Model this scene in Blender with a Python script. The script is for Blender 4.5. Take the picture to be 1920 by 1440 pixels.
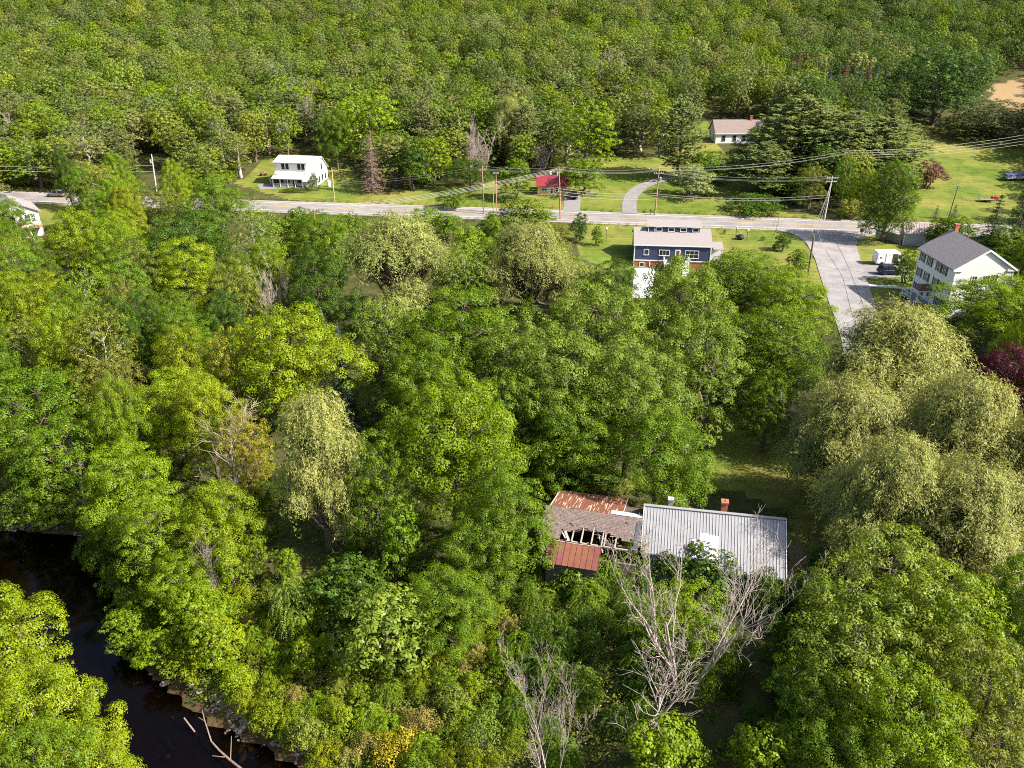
import bpy, bmesh, math, random
import numpy as np
from mathutils import Vector, Matrix
R_ = math.radians
for o in list(bpy.data.objects): bpy.data.objects.remove(o)
SC = bpy.context.scene
COL = SC.collection

# ---------------------------------------------------------------- camera, sky, sun, exposure
F_PX, PITCH, CAM_H = 1500.0, R_(26.0), 46.0          # focal length in photo pixels (1920 wide)
cd = bpy.data.cameras.new('camera'); cam = bpy.data.objects.new('camera', cd); COL.objects.link(cam)
cd.sensor_width = 36.0; cd.lens = 36.0 * F_PX / 1920.0
cd.clip_start = 0.5; cd.clip_end = 20000
cam.location = (0, 0, CAM_H); cam.rotation_euler = (math.pi / 2 - PITCH, 0, 0)
SC.camera = cam
SUN_EL, SUN_AZ = R_(40.0), R_(108.0)                   # azimuth clockwise from +Y (view direction)
world = bpy.data.worlds.new('World'); SC.world = world; world.use_nodes = True
wn = world.node_tree.nodes; wl = world.node_tree.links
sky = wn.new('ShaderNodeTexSky'); sky.sky_type = 'NISHITA'; sky.sun_disc = False
sky.dust_density = 2.5; sky.ozone_density = 0.4; sky.sun_elevation = SUN_EL; sky.sun_rotation = SUN_AZ
wl.new(sky.outputs[0], wn['Background'].inputs[0]); wn['Background'].inputs[1].default_value = 0.085
sl = bpy.data.lights.new('sun', 'SUN'); sl.energy = 5.0; sl.angle = R_(0.6); sl.color = (1.0, 0.93, 0.82)
sun = bpy.data.objects.new('sun', sl); COL.objects.link(sun)
sdir = Vector((math.sin(SUN_AZ) * math.cos(SUN_EL), math.cos(SUN_AZ) * math.cos(SUN_EL), math.sin(SUN_EL)))
sun.rotation_euler = sdir.to_track_quat('Z', 'Y').to_euler(); sun.location = (200, 0, 200)
SC.view_settings.view_transform = 'Standard'; SC.view_settings.look = 'None'
SC.view_settings.exposure = 1.32; SC.view_settings.gamma = 1.0
SC.render.engine = 'CYCLES'
cy = SC.cycles
cy.max_bounces = 7; cy.diffuse_bounces = 4; cy.glossy_bounces = 3; cy.transmission_bounces = 4; cy.transparent_max_bounces = 6
cy.use_adaptive_sampling = True; cy.adaptive_threshold = 0.015
cy.use_denoising = False; cy.filter_width = 1.05; cy.caustics_reflective = False; cy.caustics_refractive = False
cy.sample_clamp_indirect = 4.0

# ---------------------------------------------------------------- pixel <-> place helpers
CT, ST = math.cos(PITCH), math.sin(PITCH)
def ray(u, v):
    a = (u - 960) / F_PX; b = (720 - v) / F_PX
    return (a, CT + b * ST, -ST + b * CT)
def g(u, v, z=0.0):
    r = ray(u, v); t = (z - CAM_H) / r[2]
    return (r[0] * t, r[1] * t, z)
def proj(x, y, z):
    z = z - CAM_H; d = y * CT - z * ST
    return (960 + F_PX * x / d, 720 - F_PX * (y * ST + z * CT) / d, d)

# ---------------------------------------------------------------- terrain
def sstep(a, b, x):
    t = np.clip((x - a) / (b - a), 0, 1); return t * t * (3 - 2 * t)
RIGHT_BANK = [(-170, 92), (-110, 84), (-75, 74), (-53.6, 68.8), (-44.5, 67.0), (-37.3, 59.1), (-31.4, 50.0), (-24.5, 44.8), (-14.6, 39.6), (-4, 30), (4, 15), (10, -10)]
LEFT_BANK = [(-6, -10), (-14, 15), (-23, 29), (-31, 36.5), (-39, 43), (-46, 51), (-56, 58), (-75, 62), (-110, 70), (-170, 78)]
RIVER = np.array(RIGHT_BANK + LEFT_BANK)
def seg_dist(P, A):                                   # distance from points P to polyline A
    d = np.full(len(P), 1e9)
    for a, b in zip(A[:-1], A[1:]):
        a = np.array(a); b = np.array(b); ab = b - a
        t = np.clip(((P - a) @ ab) / (ab @ ab), 0, 1)
        d = np.minimum(d, np.linalg.norm(P - (a + t[:, None] * ab), axis=1))
    return d
def inside(P, poly):
    poly = np.asarray(poly, float); x, y = P[:, 0], P[:, 1]; c = np.zeros(len(P), bool)
    j = len(poly) - 1
    for i in range(len(poly)):
        xi, yi = poly[i]; xj, yj = poly[j]
        m = ((yi > y) != (yj > y)) & (x < (xj - xi) * (y - yi) / (yj - yi + 1e-12) + xi)
        c ^= m; j = i
    return c
def tz(x, y):
    x = np.atleast_1d(np.asarray(x, float)); y = np.atleast_1d(np.asarray(y, float))
    P = np.stack([x, y], 1)
    yy = y - np.interp(x, [-200, -60, 60, 200], [14, 4, -4, -10])      # the road runs slightly across the view
    z = np.interp(yy, [197, 218, 300, 400, 560, 760, 1100, 9000], [0, 1.4, 8.6, 20.5, 50, 92, 120, 120])
    z = z + (np.sin(x * .021 + 1.3) * np.cos(y * .017) * 2.2 + np.sin(x * .047) * np.sin(y * .039 + 2)) * sstep(255, 330, yy)
    dR = seg_dist(P, RIGHT_BANK); dL = seg_dist(P, LEFT_BANK); ins = inside(P, RIVER)
    d = np.minimum(dR, dL)
    bank = -4.2 + 4.2 * sstep(-1.0, 17.0, d) + 0.9 * sstep(0, 1.2, d) * (1 - sstep(3, 12, d))
    bank = np.where(d > 17, 0, bank)
    zr = np.where(ins, -4.2 - 0.7 * sstep(0, 3.5, d), bank)
    z = z + np.where(y < 150, zr, 0)
    # the blue house stands on a bank: the ground in front of it lies a storey lower
    dip = sstep(150.2, 149.3, y) * sstep(112, 136, y) * sstep(14, 21, x) * sstep(52, 42, x)
    z = z - 1.45 * dip
    z = z + 0.12 * np.sin(x * .5) * np.sin(y * .43 + 1) * sstep(25, 60, np.abs(yy - 180))
    return z
def tz1(x, y): return float(tz(x, y)[0])
def hit(u, v, dz=0.0):                                # ground point seen at a photo pixel
    r = ray(u, v); lo = 20.0; f = lambda t: CAM_H + r[2] * t - tz1(r[0] * t, r[1] * t) - dz
    t = lo
    while f(t) > 0 and t < 3000: t += 2.0
    a, b = t - 2.0, t
    for _ in range(18):
        m = .5 * (a + b)
        if f(m) > 0: a = m
        else: b = m
    return (r[0] * b, r[1] * b, tz1(r[0] * b, r[1] * b))

# ---------------------------------------------------------------- materials
MATS = {}
def nt(m): return m.node_tree.nodes, m.node_tree.links
def mat(name, c1, c2=None, scale=4.0, rough=0.8, bump=0.0, bscale=None, metal=0.0, detail=5.0, stretch=(1, 1, 1), spec=0.3, contrast=(.3, .7), coords='Object'):
    if name in MATS: return MATS[name]
    m = bpy.data.materials.new(name); m.use_nodes = True; n, l = nt(m); MATS[name] = m
    b = n['Principled BSDF']; b.inputs['Roughness'].default_value = rough; b.inputs['Metallic'].default_value = metal
    b.inputs['Specular IOR Level'].default_value = spec
    c2 = c2 or tuple(x * .8 for x in c1)
    tc = n.new('ShaderNodeTexCoord'); mp = n.new('ShaderNodeMapping'); mp.inputs['Scale'].default_value = stretch
    l.new(tc.outputs[coords], mp.inputs[0])
    no = n.new('ShaderNodeTexNoise'); no.inputs['Scale'].default_value = scale; no.inputs['Detail'].default_value = detail
    no.inputs['Roughness'].default_value = .65
    l.new(mp.outputs[0], no.inputs['Vector'])
    cr = n.new('ShaderNodeValToRGB'); cr.color_ramp.elements[0].position = contrast[0]; cr.color_ramp.elements[1].position = contrast[1]
    cr.color_ramp.elements[0].color = (*c1, 1); cr.color_ramp.elements[1].color = (*c2, 1)
    l.new(no.outputs[0], cr.inputs[0]); l.new(cr.outputs[0], b.inputs['Base Color'])
    if bump:
        bn = n.new('ShaderNodeTexNoise'); bn.inputs['Scale'].default_value = bscale or scale * 4; bn.inputs['Detail'].default_value = 4
        l.new(mp.outputs[0], bn.inputs['Vector'])
        bp = n.new('ShaderNodeBump'); bp.inputs['Strength'].default_value = bump; bp.inputs['Distance'].default_value = .05
        l.new(bn.outputs[0], bp.inputs['Height']); l.new(bp.outputs[0], b.inputs['Normal'])
    return m
def boards(name, c1, c2, pitch=0.12, axis=2, rough=.6, depth=.02):
    """paint over lapped boards: fine relief only"""
    if name in MATS: return MATS[name]
    m = mat(name, c1, c2, 1.5, rough); n, l = nt(m); b = n['Principled BSDF']
    tc = n['Texture Coordinate']; sep = n.new('ShaderNodeSeparateXYZ'); l.new(tc.outputs['Object'], sep.inputs[0])
    mu = n.new('ShaderNodeMath'); mu.operation = 'MULTIPLY'; mu.inputs[1].default_value = 1 / pitch; l.new(sep.outputs[axis], mu.inputs[0])
    fr = n.new('ShaderNodeMath'); fr.operation = 'FRACT'; l.new(mu.outputs[0], fr.inputs[0])
    bp = n.new('ShaderNodeBump'); bp.invert = True; bp.inputs['Distance'].default_value = depth; bp.inputs['Strength'].default_value = .25
    l.new(fr.outputs[0], bp.inputs['Height']); l.new(bp.outputs[0], b.inputs['Normal'])
    return m
def leaf_mat(name, trans=.27, gloss=.010, var=.5):
    """leaf: reflects and lets light through. colour = the tree's own colour, varied leaf by leaf"""
    m = bpy.data.materials.new(name); m.use_nodes = True; n, l = nt(m); n.clear(); MATS[name] = m
    out = n.new('ShaderNodeOutputMaterial')
    a = n.new('ShaderNodeAttribute'); a.attribute_type = 'INSTANCER'; a.attribute_name = 'tree_col'
    mx = n.new('ShaderNodeMix'); mx.data_type = 'RGBA'; l.new(a.outputs['Alpha'], mx.inputs[0]); l.new(n.new('ShaderNodeObjectInfo').outputs['Color'], mx.inputs[6]); l.new(a.outputs['Color'], mx.inputs[7]); src = mx.outputs[2]
    t = n.new('ShaderNodeAttribute'); t.attribute_name = 'tint'
    h = n.new('ShaderNodeHueSaturation'); l.new(src, h.inputs['Color'])
    mh = n.new('ShaderNodeMapRange'); mh.inputs[3].default_value = .5 - .018 * var * 2; mh.inputs[4].default_value = .5 + .014 * var * 2
    l.new(t.outputs['Fac'], mh.inputs[0]); l.new(mh.outputs[0], h.inputs['Hue'])
    mv = n.new('ShaderNodeMapRange'); mv.inputs[3].default_value = 1 + .55 * var; mv.inputs[4].default_value = 1 - .6 * var
    l.new(t.outputs['Fac'], mv.inputs[0]); l.new(mv.outputs[0], h.inputs['Value'])
    df = n.new('ShaderNodeBsdfDiffuse'); tr = n.new('ShaderNodeBsdfTranslucent'); gl = n.new('ShaderNodeBsdfGlossy')
    gl.inputs['Roughness'].default_value = .42; gl.inputs['Color'].default_value = (.9, .95, 1, 1)
    l.new(h.outputs[0], df.inputs[0])
    h2 = n.new('ShaderNodeHueSaturation'); h2.inputs['Hue'].default_value = .485; h2.inputs['Value'].default_value = 1.15; h2.inputs['Saturation'].default_value = 1.1
    l.new(h.outputs[0], h2.inputs['Color']); l.new(h2.outputs[0], tr.inputs[0])
    m1 = n.new('ShaderNodeMixShader'); m1.inputs[0].default_value = trans; l.new(df.outputs[0], m1.inputs[1]); l.new(tr.outputs[0], m1.inputs[2])
    m2 = n.new('ShaderNodeMixShader'); m2.inputs[0].default_value = gloss; l.new(m1.outputs[0], m2.inputs[1]); l.new(gl.outputs[0], m2.inputs[2])
    l.new(m2.outputs[0], out.inputs[0])
    return m
LEAF = leaf_mat('leaf')
BARK = mat('bark', (.10, .075, .055), (.17, .135, .11), 3, .95, .6, 14, stretch=(1, 1, .3))
BARK_PALE = mat('bark_pale', (.44, .37, .33), (.27, .22, .19), 2, .9, .4, 20, stretch=(1, 1, .4))
BARK_WHITE = mat('bark_birch', (.55, .52, .48), (.25, .23, .21), 2.5, .85, .3, 20)

# ---------------------------------------------------------------- object helpers
def tag(o, label=None, cat=None, group=None, kind=None):
    if label: o['label'] = label
    if cat: o['category'] = cat
    if group: o['group'] = group
    if kind: o['kind'] = kind
    return o
def thing(name, label, cat, loc=(0, 0, 0), rz=0.0, group=None):
    o = bpy.data.objects.new(name, None); COL.objects.link(o); o.empty_display_size = .3
    o.location = loc; o.rotation_euler = (0, 0, rz); return tag(o, label, cat, group)
def link(name, me, parent=None, loc=None, rz=None):
    o = bpy.data.objects.new(name, me); COL.objects.link(o)
    if parent is not None: o.parent = parent
    if loc is not None: o.location = loc
    if rz is not None: o.rotation_euler = (0, 0, rz)
    return o
def np_mesh(name, V, quads=None, tris=None, m=None, tint=None, smooth=False):
    me = bpy.data.meshes.new(name); V = np.asarray(V, np.float32)
    parts = []; tot = []
    if quads is not None and len(quads): parts.append(np.asarray(quads, np.int32).ravel()); tot += [4] * len(quads)
    if tris is not None and len(tris): parts.append(np.asarray(tris, np.int32).ravel()); tot += [3] * len(tris)
    li = np.concatenate(parts); tot = np.asarray(tot, np.int32); st = np.concatenate([[0], np.cumsum(tot)[:-1]]).astype(np.int32)
    me.vertices.add(len(V)); me.vertices.foreach_set('co', V.ravel())
    me.loops.add(len(li)); me.loops.foreach_set('vertex_index', li)
    me.polygons.add(len(tot)); me.polygons.foreach_set('loop_start', st); me.polygons.foreach_set('loop_total', tot)
    if tint is not None:
        a = me.attributes.new('tint', 'FLOAT', 'FACE'); a.data.foreach_set('value', np.asarray(tint, np.float32))
    if smooth: me.polygons.foreach_set('use_smooth', np.ones(len(tot), bool))
    me.update(calc_edges=True); me.validate()
    if m: me.materials.append(m)
    return me
class MB:
    def __init__(s): s.v = []; s.f = []
    def poly(s, pts):
        k = len(s.v); s.v += [tuple(p) for p in pts]; s.f.append(tuple(range(k, k + len(pts)))); return s
    def hexa(s, p):                                    # 8 corners: bottom ring 0-3, top ring 4-7
        k = len(s.v); s.v += [tuple(q) for q in p]
        for f in ((3, 2, 1, 0), (4, 5, 6, 7), (0, 1, 5, 4), (1, 2, 6, 5), (2, 3, 7, 6), (3, 0, 4, 7)): s.f.append(tuple(k + i for i in f))
        return s
    def box(s, x0, x1, y0, y1, z0, z1):
        return s.hexa([(x0, y0, z0), (x1, y0, z0), (x1, y1, z0), (x0, y1, z0), (x0, y0, z1), (x1, y0, z1), (x1, y1, z1), (x0, y1, z1)])
    def slab(s, a, b, c, d, th):                       # four corners of an upper face, thickness straight down
        dn = [(p[0], p[1], p[2] - th) for p in (a, b, c, d)]
        return s.hexa(dn + [a, b, c, d])
    def bar(s, p0, p1, w, h=None):                     # square bar between two points
        h = h or w; p0 = Vector(p0); p1 = Vector(p1); d = (p1 - p0).normalized()
        up = Vector((0, 0, 1)) if abs(d.z) < .95 else Vector((0, 1, 0))
        sx = d.cross(up).normalized() * w / 2; sy = sx.cross(d).normalized() * h / 2
        return s.hexa([p0 - sx - sy, p0 + sx - sy, p0 + sx + sy, p0 - sx + sy, p1 - sx - sy, p1 + sx - sy, p1 + sx + sy, p1 - sx + sy])
    def tube(s, pts, rad, n=6, cap=True):
        pts = [Vector(p) for p in pts]; k0 = len(s.v)
        for i, p in enumerate(pts):
            d = (pts[min(i + 1, len(pts) - 1)] - pts[max(i - 1, 0)]).normalized()
            up = Vector((0, 0, 1)) if abs(d.z) < .9 else Vector((1, 0, 0))
            a = d.cross(up).normalized(); b = a.cross(d).normalized(); r = rad[i] if hasattr(rad, '__len__') else rad
            for j in range(n):
                t = 2 * math.pi * j / n; s.v.append(tuple(p + a * r * math.cos(t) + b * r * math.sin(t)))
        for i in range(len(pts) - 1):
            for j in range(n):
                A = k0 + i * n + j; B = k0 + i * n + (j + 1) % n; s.f.append((A, B, B + n, A + n))
        if cap:
            s.f.append(tuple(k0 + j for j in reversed(range(n)))); s.f.append(tuple(k0 + (len(pts) - 1) * n + j for j in range(n)))
        return s
    def lathe(s, prof, n=16, c=(0, 0, 0), axis='z'):
        k0 = len(s.v)
        for r, z in prof:
            for j in range(n):
                t = 2 * math.pi * j / n; a, b = r * math.cos(t), r * math.sin(t)
                s.v.append((c[0] + a, c[1] + b, c[2] + z) if axis == 'z' else (c[0] + a, c[1] + z, c[2] + b))
        for i in range(len(prof) - 1):
            for j in range(n):
                A = k0 + i * n + j; B = k0 + i * n + (j + 1) % n; s.f.append((A, B, B + n, A + n))
        s.f.append(tuple(k0 + j for j in reversed(range(n)))); s.f.append(tuple(k0 + (len(prof) - 1) * n + j for j in range(n)))
        return s
    def mesh(s, name, m, bevel=0, smooth=False):
        me = bpy.data.meshes.new(name); me.from_pydata(s.v, [], s.f); me.update()
        bm = bmesh.new(); bm.from_mesh(me); bmesh.ops.recalc_face_normals(bm, faces=bm.faces)
        if bevel: bmesh.ops.bevel(bm, geom=list(bm.edges), offset=bevel, segments=2, affect='EDGES', profile=.6)
        bm.to_mesh(me); bm.free()
        if smooth: me.polygons.foreach_set('use_smooth', np.ones(len(me.polygons), bool))
        if m: me.materials.append(m)
        return me
    def build(s, name, m, parent=None, loc=None, rz=None, bevel=0, smooth=False):
        return link(name, s.mesh(name, m, bevel, smooth), parent, loc, rz)
# ---------------------------------------------------------------- tree builders (numpy)
def unit(v): return v / (np.linalg.norm(v, axis=-1, keepdims=True) + 1e-9)
def rand_dirs(rng, n): return unit(rng.normal(size=(n, 3)))
def leaves(C, N, D, L, W, fold=.25):
    """leaf blades: centre C, face normal N, pointing along D, length L, width W -> folded quads"""
    N = unit(N); D = unit(D - (D * N).sum(1, keepdims=True) * N); S = np.cross(N, D)
    L = np.broadcast_to(np.asarray(L, float), (len(C),))[:, None]; W = np.broadcast_to(np.asarray(W, float), (len(C),))[:, None]
    V = np.stack([C - D * L * .5, C + S * W * .5 + D * L * .05 - N * W * fold, C + D * L * .5 - N * L * .1, C - S * W * .5 + D * L * .05 - N * W * fold], 1).reshape(-1, 3)
    Q = np.arange(len(C) * 4).reshape(-1, 4)
    return V, Q
def tubes_np(segs, n=5):
    """segs: list of (pts[k,3], radii[k]) -> V, Q"""
    Vs, Qs, k0 = [], [], 0
    ang = np.arange(n) * 2 * math.pi / n; ca, sa = np.cos(ang), np.sin(ang)
    for P, r in segs:
        P = np.asarray(P, float); r = np.asarray(r, float); k = len(P)
        d = unit(np.gradient(P, axis=0)); up = np.where(np.abs(d[:, 2:3]) < .9, np.array([[0, 0, 1.]]), np.array([[1., 0, 0]]))
        a = unit(np.cross(d, up)); b = np.cross(a, d)
        ring = P[:, None] + (a[:, None] * ca[None, :, None] + b[:, None] * sa[None, :, None]) * r[:, None, None]
        Vs.append(ring.reshape(-1, 3))
        i = np.arange(k - 1)[:, None] * n; j = np.arange(n)[None]
        A = k0 + i + j; B = k0 + i + (j + 1) % n
        Qs.append(np.stack([A, B, B + n, A + n], -1).reshape(-1, 4)); k0 += k * n
    return np.concatenate(Vs), np.concatenate(Qs)
def curve_pts(a, b, k, sag, rng, wob=.06):
    a = np.asarray(a, float); b = np.asarray(b, float); t = np.linspace(0, 1, k)[:, None]
    P = a + (b - a) * t; ln = np.linalg.norm(b - a)
    P[:, 2:3] += sag * ln * 4 * t * (1 - t)
    P[1:-1] += rng.normal(size=(k - 2, 3)) * ln * wob * .5
    return P
def broad_tree(seed, H=15., R=5.5, zb=.18, nl=9, ncl=430, lpc=60, ls=.24, flat=.6, shell=1.0, aspect=.62, taper=.0, leafy=1.0, stems=1, trunk_r=None, cr=.15, sep=1.35, top=.5):
    """broadleaf tree: lobes -> twig clumps -> leaves. Returns crown mesh arrays and trunk arrays"""
    rng = np.random.default_rng(seed)
    lobes = [((0, 0, H - R * top), R * top)]
    for i in range(nl):
        a = 2.4 * i + rng.uniform(-.5, .5); f = (i + .5) / nl
        z = (H * zb + R * .28) + (H - R * .52 - H * zb - R * .28) * f ** .85 + rng.uniform(-.05, .05) * H
        rr = R * (.64 - .24 * f * f * (1 + taper)) * rng.uniform(.8, 1.14)
        lobes.append(((rr * math.cos(a), rr * math.sin(a), z), R * rng.uniform(.36, .5) * (1 - .25 * f * taper)))
    LC = np.array([l[0] for l in lobes]); LR = np.array([l[1] for l in lobes])
    cl, out = [], []; tries = 0; buf = np.full((ncl + 1, 3), 1e6)
    w = LR ** 2 / (LR ** 2).sum()
    while len(cl) < ncl:
        tries += 1; i = rng.choice(len(LR), p=w); d = rand_dirs(rng, 1)[0]
        if d[2] < -.55: continue
        q = 1 if rng.random() < .8 else rng.uniform(.35, .9)
        p = LC[i] + d * np.array([1, 1, .95]) * LR[i] * q * rng.uniform(.74, 1.16)
        dd = np.linalg.norm((p - LC) / LR[:, None], axis=1); dd[i] = 9
        if dd.min() < .62 and rng.random() < .85: continue
        if p[2] < H * zb * .85: continue
        if cl and tries < ncl * 14 and (((buf[:len(cl)] - p) ** 2).sum(1)).min() < (R * cr * sep) ** 2: continue
        buf[len(cl)] = p; cl.append(p); out.append(d)
    cl = np.array(cl); out = np.array(out)
    rc = R * cr * rng.uniform(.6, 1.2, ncl)
    nlf = np.maximum(4, (lpc * (rc / (R * cr)) ** 1.6 * leafy)).astype(int)
    idx = np.repeat(np.arange(ncl), nlf); n = len(idx)
    d = rand_dirs(rng, n); bias = unit(out[idx] * .6 + np.array([0, 0, .8])); flip = (d * bias).sum(1) < -.25
    d[flip] *= -1
    C = cl[idx] + d * rc[idx][:, None] * np.array([1, 1, flat]) * (rng.uniform(.3, 1.0, n) ** .45)[:, None]
    C[:, 2] -= .12 * rc[idx] * ((d[:, :2] ** 2).sum(1))
    N = unit(d * .95 + np.array([0, 0, .3]) + out[idx] * .15 + rng.normal(size=(n, 3)) * .22)
    D = unit(d * np.array([1, 1, .2]) + rng.normal(size=(n, 3)) * .55 + np.array([0, 0, -.25]))
    s = ls * rng.uniform(.65, 1.25, n)
    V, Q = leaves(C, N, D, s, s * aspect)
    ct = rng.random(ncl) ** 1.0
    tint = np.clip(ct[idx] * .6 + rng.random(n) * .4, 0, 1)
    # trunk and limbs
    segs = []; tr = trunk_r or .022 * H
    for st in range(stems):
        off = np.array([rng.uniform(-.5, .5), rng.uniform(-.5, .5), 0]) * (stems > 1) * R * .25
        top = np.array([rng.uniform(-.06, .06) * R, rng.uniform(-.06, .06) * R, H * .78]) + off * 1.6
        tp = curve_pts(off - np.array([0, 0, .6]), top, 8, 0, rng, .03); segs.append((tp, np.linspace(tr * 1.25, tr * .22, 8)))
        for i in range(len(LC)):
            if stems > 1 and i % stems != st: continue
            zf = np.clip((LC[i][2] - np.linalg.norm(LC[i][:2]) * .75) / H, .1, .7); k = zf / .78 * 7
            j = int(min(k, 6)); a = tp[j] + (tp[j + 1] - tp[j]) * (k - j)
            bp = curve_pts(a, LC[i], 5, -.05, rng, .08); r0 = tr * .5 * (1 - zf * .5)
            segs.append((bp, np.linspace(r0, r0 * .4, 5)))
            near = np.argsort(np.linalg.norm(cl - LC[i], axis=1))[: max(4, ncl // 22)]
            for c in near[:: 2]:
                segs.append((curve_pts(bp[3] if rng.random() < .5 else bp[4], cl[c], 4, -.03, rng, .1), np.linspace(r0 * .38, r0 * .08, 4)))
    return (V, Q, tint), tubes_np(segs)
def willow_tree(seed, H=15., R=5.5, nst=2700, lps=26, ll=.27, lw=.062, nlobe=20):
    """weeping willow: uneven heads of foliage, each shedding short hanging strands of narrow leaves"""
    rng = np.random.default_rng(seed)
    LC, LR = [], []
    for i in range(nlobe):
        a = 2.4 * i + rng.uniform(-.6, .6); f = (i + .5) / nlobe
        rr = R * (.80 * (1 - f ** 1.5) ** .8) * rng.uniform(.65, 1.12); LC.append((rr * math.cos(a), rr * math.sin(a), H * (.26 + .60 * f ** .8 + rng.uniform(-.07, .07)))); LR.append(R * rng.uniform(.18, .40))
    LC = np.array(LC); LR = np.array(LR); wt = LR ** 2 / (LR ** 2).sum()
    Cs, Ds, Ns, Ts, stp = [], [], [], [], []; lt = rng.random(nlobe)
    for s in range(nst):
        i = rng.choice(nlobe, p=wt); d = rand_dirs(rng, 1)[0]
        if d[2] < -.3: d[2] *= -1
        p = LC[i] + d * LR[i] * np.array([1.1, 1.1, .8]) * rng.uniform(.25, 1.3)
        o = unit((d * np.array([1, 1, 0]) + rng.normal(size=3) * np.array([.5, .5, 0]))[None])[0]
        ln = rng.uniform(.5, 1.5) * H / 15 * (1 + 1.2 * (rng.random() < .2)); n = max(6, int(lps * ln / 1.1 * rng.uniform(.7, 1.3)))
        t = rng.random(n); reach = rng.uniform(.15, .75) * ln
        P = p + o * (reach * (1 - (1 - t) ** 2))[:, None] + np.array([0, 0, 1.]) * ((.5 * ln * t * (1 - t)) - ln * t ** 1.7)[:, None]
        P += rng.normal(size=(n, 3)) * np.array([.17, .17, .13])
        T = o * (reach * (1 - t))[:, None] + np.array([0, 0, -1.]) * (.1 + 1.1 * t)[:, None]
        Cs.append(P); Ds.append(unit(T) + rng.normal(size=(n, 3)) * .55); Ns.append(unit(o * .35 + d * .6 + np.array([0, 0, .6]) + rng.normal(size=(n, 3)) * .45))
        Ts.append(np.clip(lt[i] * .3 + rng.random() * .35 + rng.random(n) * .35, 0, 1))
        if s % 5 == 0: stp.append((i, p))
    C = np.concatenate(Cs); n = len(C); s = rng.uniform(.6, 1.35, n)
    V, Q = leaves(C, np.concatenate(Ns), np.concatenate(Ds), ll * s, lw * s, .15)
    tr = .03 * H; segs = []; fork = np.array([0, 0, H * .16])
    segs.append((curve_pts((0, 0, -.6), fork, 5, 0, rng, .05), np.linspace(tr * 1.2, tr * .9, 5)))
    ends = {}
    for i in range(nlobe):
        bp = curve_pts(fork, LC[i] - np.array([0, 0, .1 * R]), 7, -.06, rng, .09); ends[i] = bp; segs.append((bp, np.linspace(tr * .5, tr * .12, 7)))
    for i, p in stp:
        segs.append((curve_pts(ends[i][rng.integers(3, 7)], p, 4, .05, rng, .1), np.linspace(tr * .12, tr * .03, 4)))
    return (V, Q, np.concatenate(Ts)), tubes_np(segs)
def conifer(seed, H=15., R=3.0, zb=.06, whorls=26, per=9, droop=.25, tuft=1.0, nl=.34, nw=.07, irregular=.15, dens=42, power=1.0):
    rng = np.random.default_rng(seed); Cs, Ds, Ns, Ts = [], [], [], []; segs = []
    tr = .016 * H; segs.append((curve_pts((0, 0, -.5), (0, 0, H * .99), 8, 0, rng, .008), np.linspace(tr * 1.2, .015, 8)))
    for w in range(whorls):
        f = (w + rng.uniform(-.3, .3)) / whorls; z = H * (zb + (1 - zb) * max(0, f)); rad = R * (1 - f) ** power * rng.uniform(1 - irregular, 1 + irregular) + .12 * R * (1 - f)
        for k in range(per):
            a = 2 * math.pi * (k + rng.random() * .8) / per + w * 1.1; ln = rad * rng.uniform(1 - irregular * 1.4, 1 + irregular)
            o = np.array([math.cos(a), math.sin(a), 0]); sd = np.array([-o[1], o[0], 0])
            n = max(5, int(dens * (ln / R + .12))); t = rng.uniform(.12, 1, n) ** .8
            wdt = (.12 + .26 * ln * (1 - t) * (t + .25)) * tuft
            side = rng.uniform(-1, 1, n)
            P = np.array([0, 0, z]) + o * (ln * t)[:, None] + sd * (side * wdt)[:, None]
            P[:, 2] += -droop * ln * t ** 1.3 + .10 * ln * t ** 4 + rng.uniform(-.1, .12, n) * tuft - .15 * np.abs(side) * wdt
            Cs.append(P); Ds.append(o + sd * (side * .9)[:, None] + rng.normal(size=(n, 3)) * .35 + np.array([0, 0, -droop * .6])); Ns.append(np.array([0, 0, 1.]) + o * .3 + rng.normal(size=(n, 3)) * .5)
            Ts.append(np.clip(rng.random() * .5 + rng.random(n) * .5, 0, 1))
            if k % 2 == 0 and ln > .5:
                e = np.array([0, 0, z]) + o * ln * .85; e[2] -= droop * ln * .75; segs.append((np.array([[0, 0, z], (np.array([0, 0, z]) + e) / 2 + np.array([0, 0, .06 * ln]), e]), np.array([tr * .25, tr * .15, .012])))
    C = np.concatenate(Cs); n = len(C); s = rng.uniform(.7, 1.3, n)
    V, Q = leaves(C, np.concatenate(Ns), np.concatenate(Ds), nl * s, nw * s, .2)
    return (V, Q, np.concatenate(Ts)), tubes_np(segs, 4)
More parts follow.
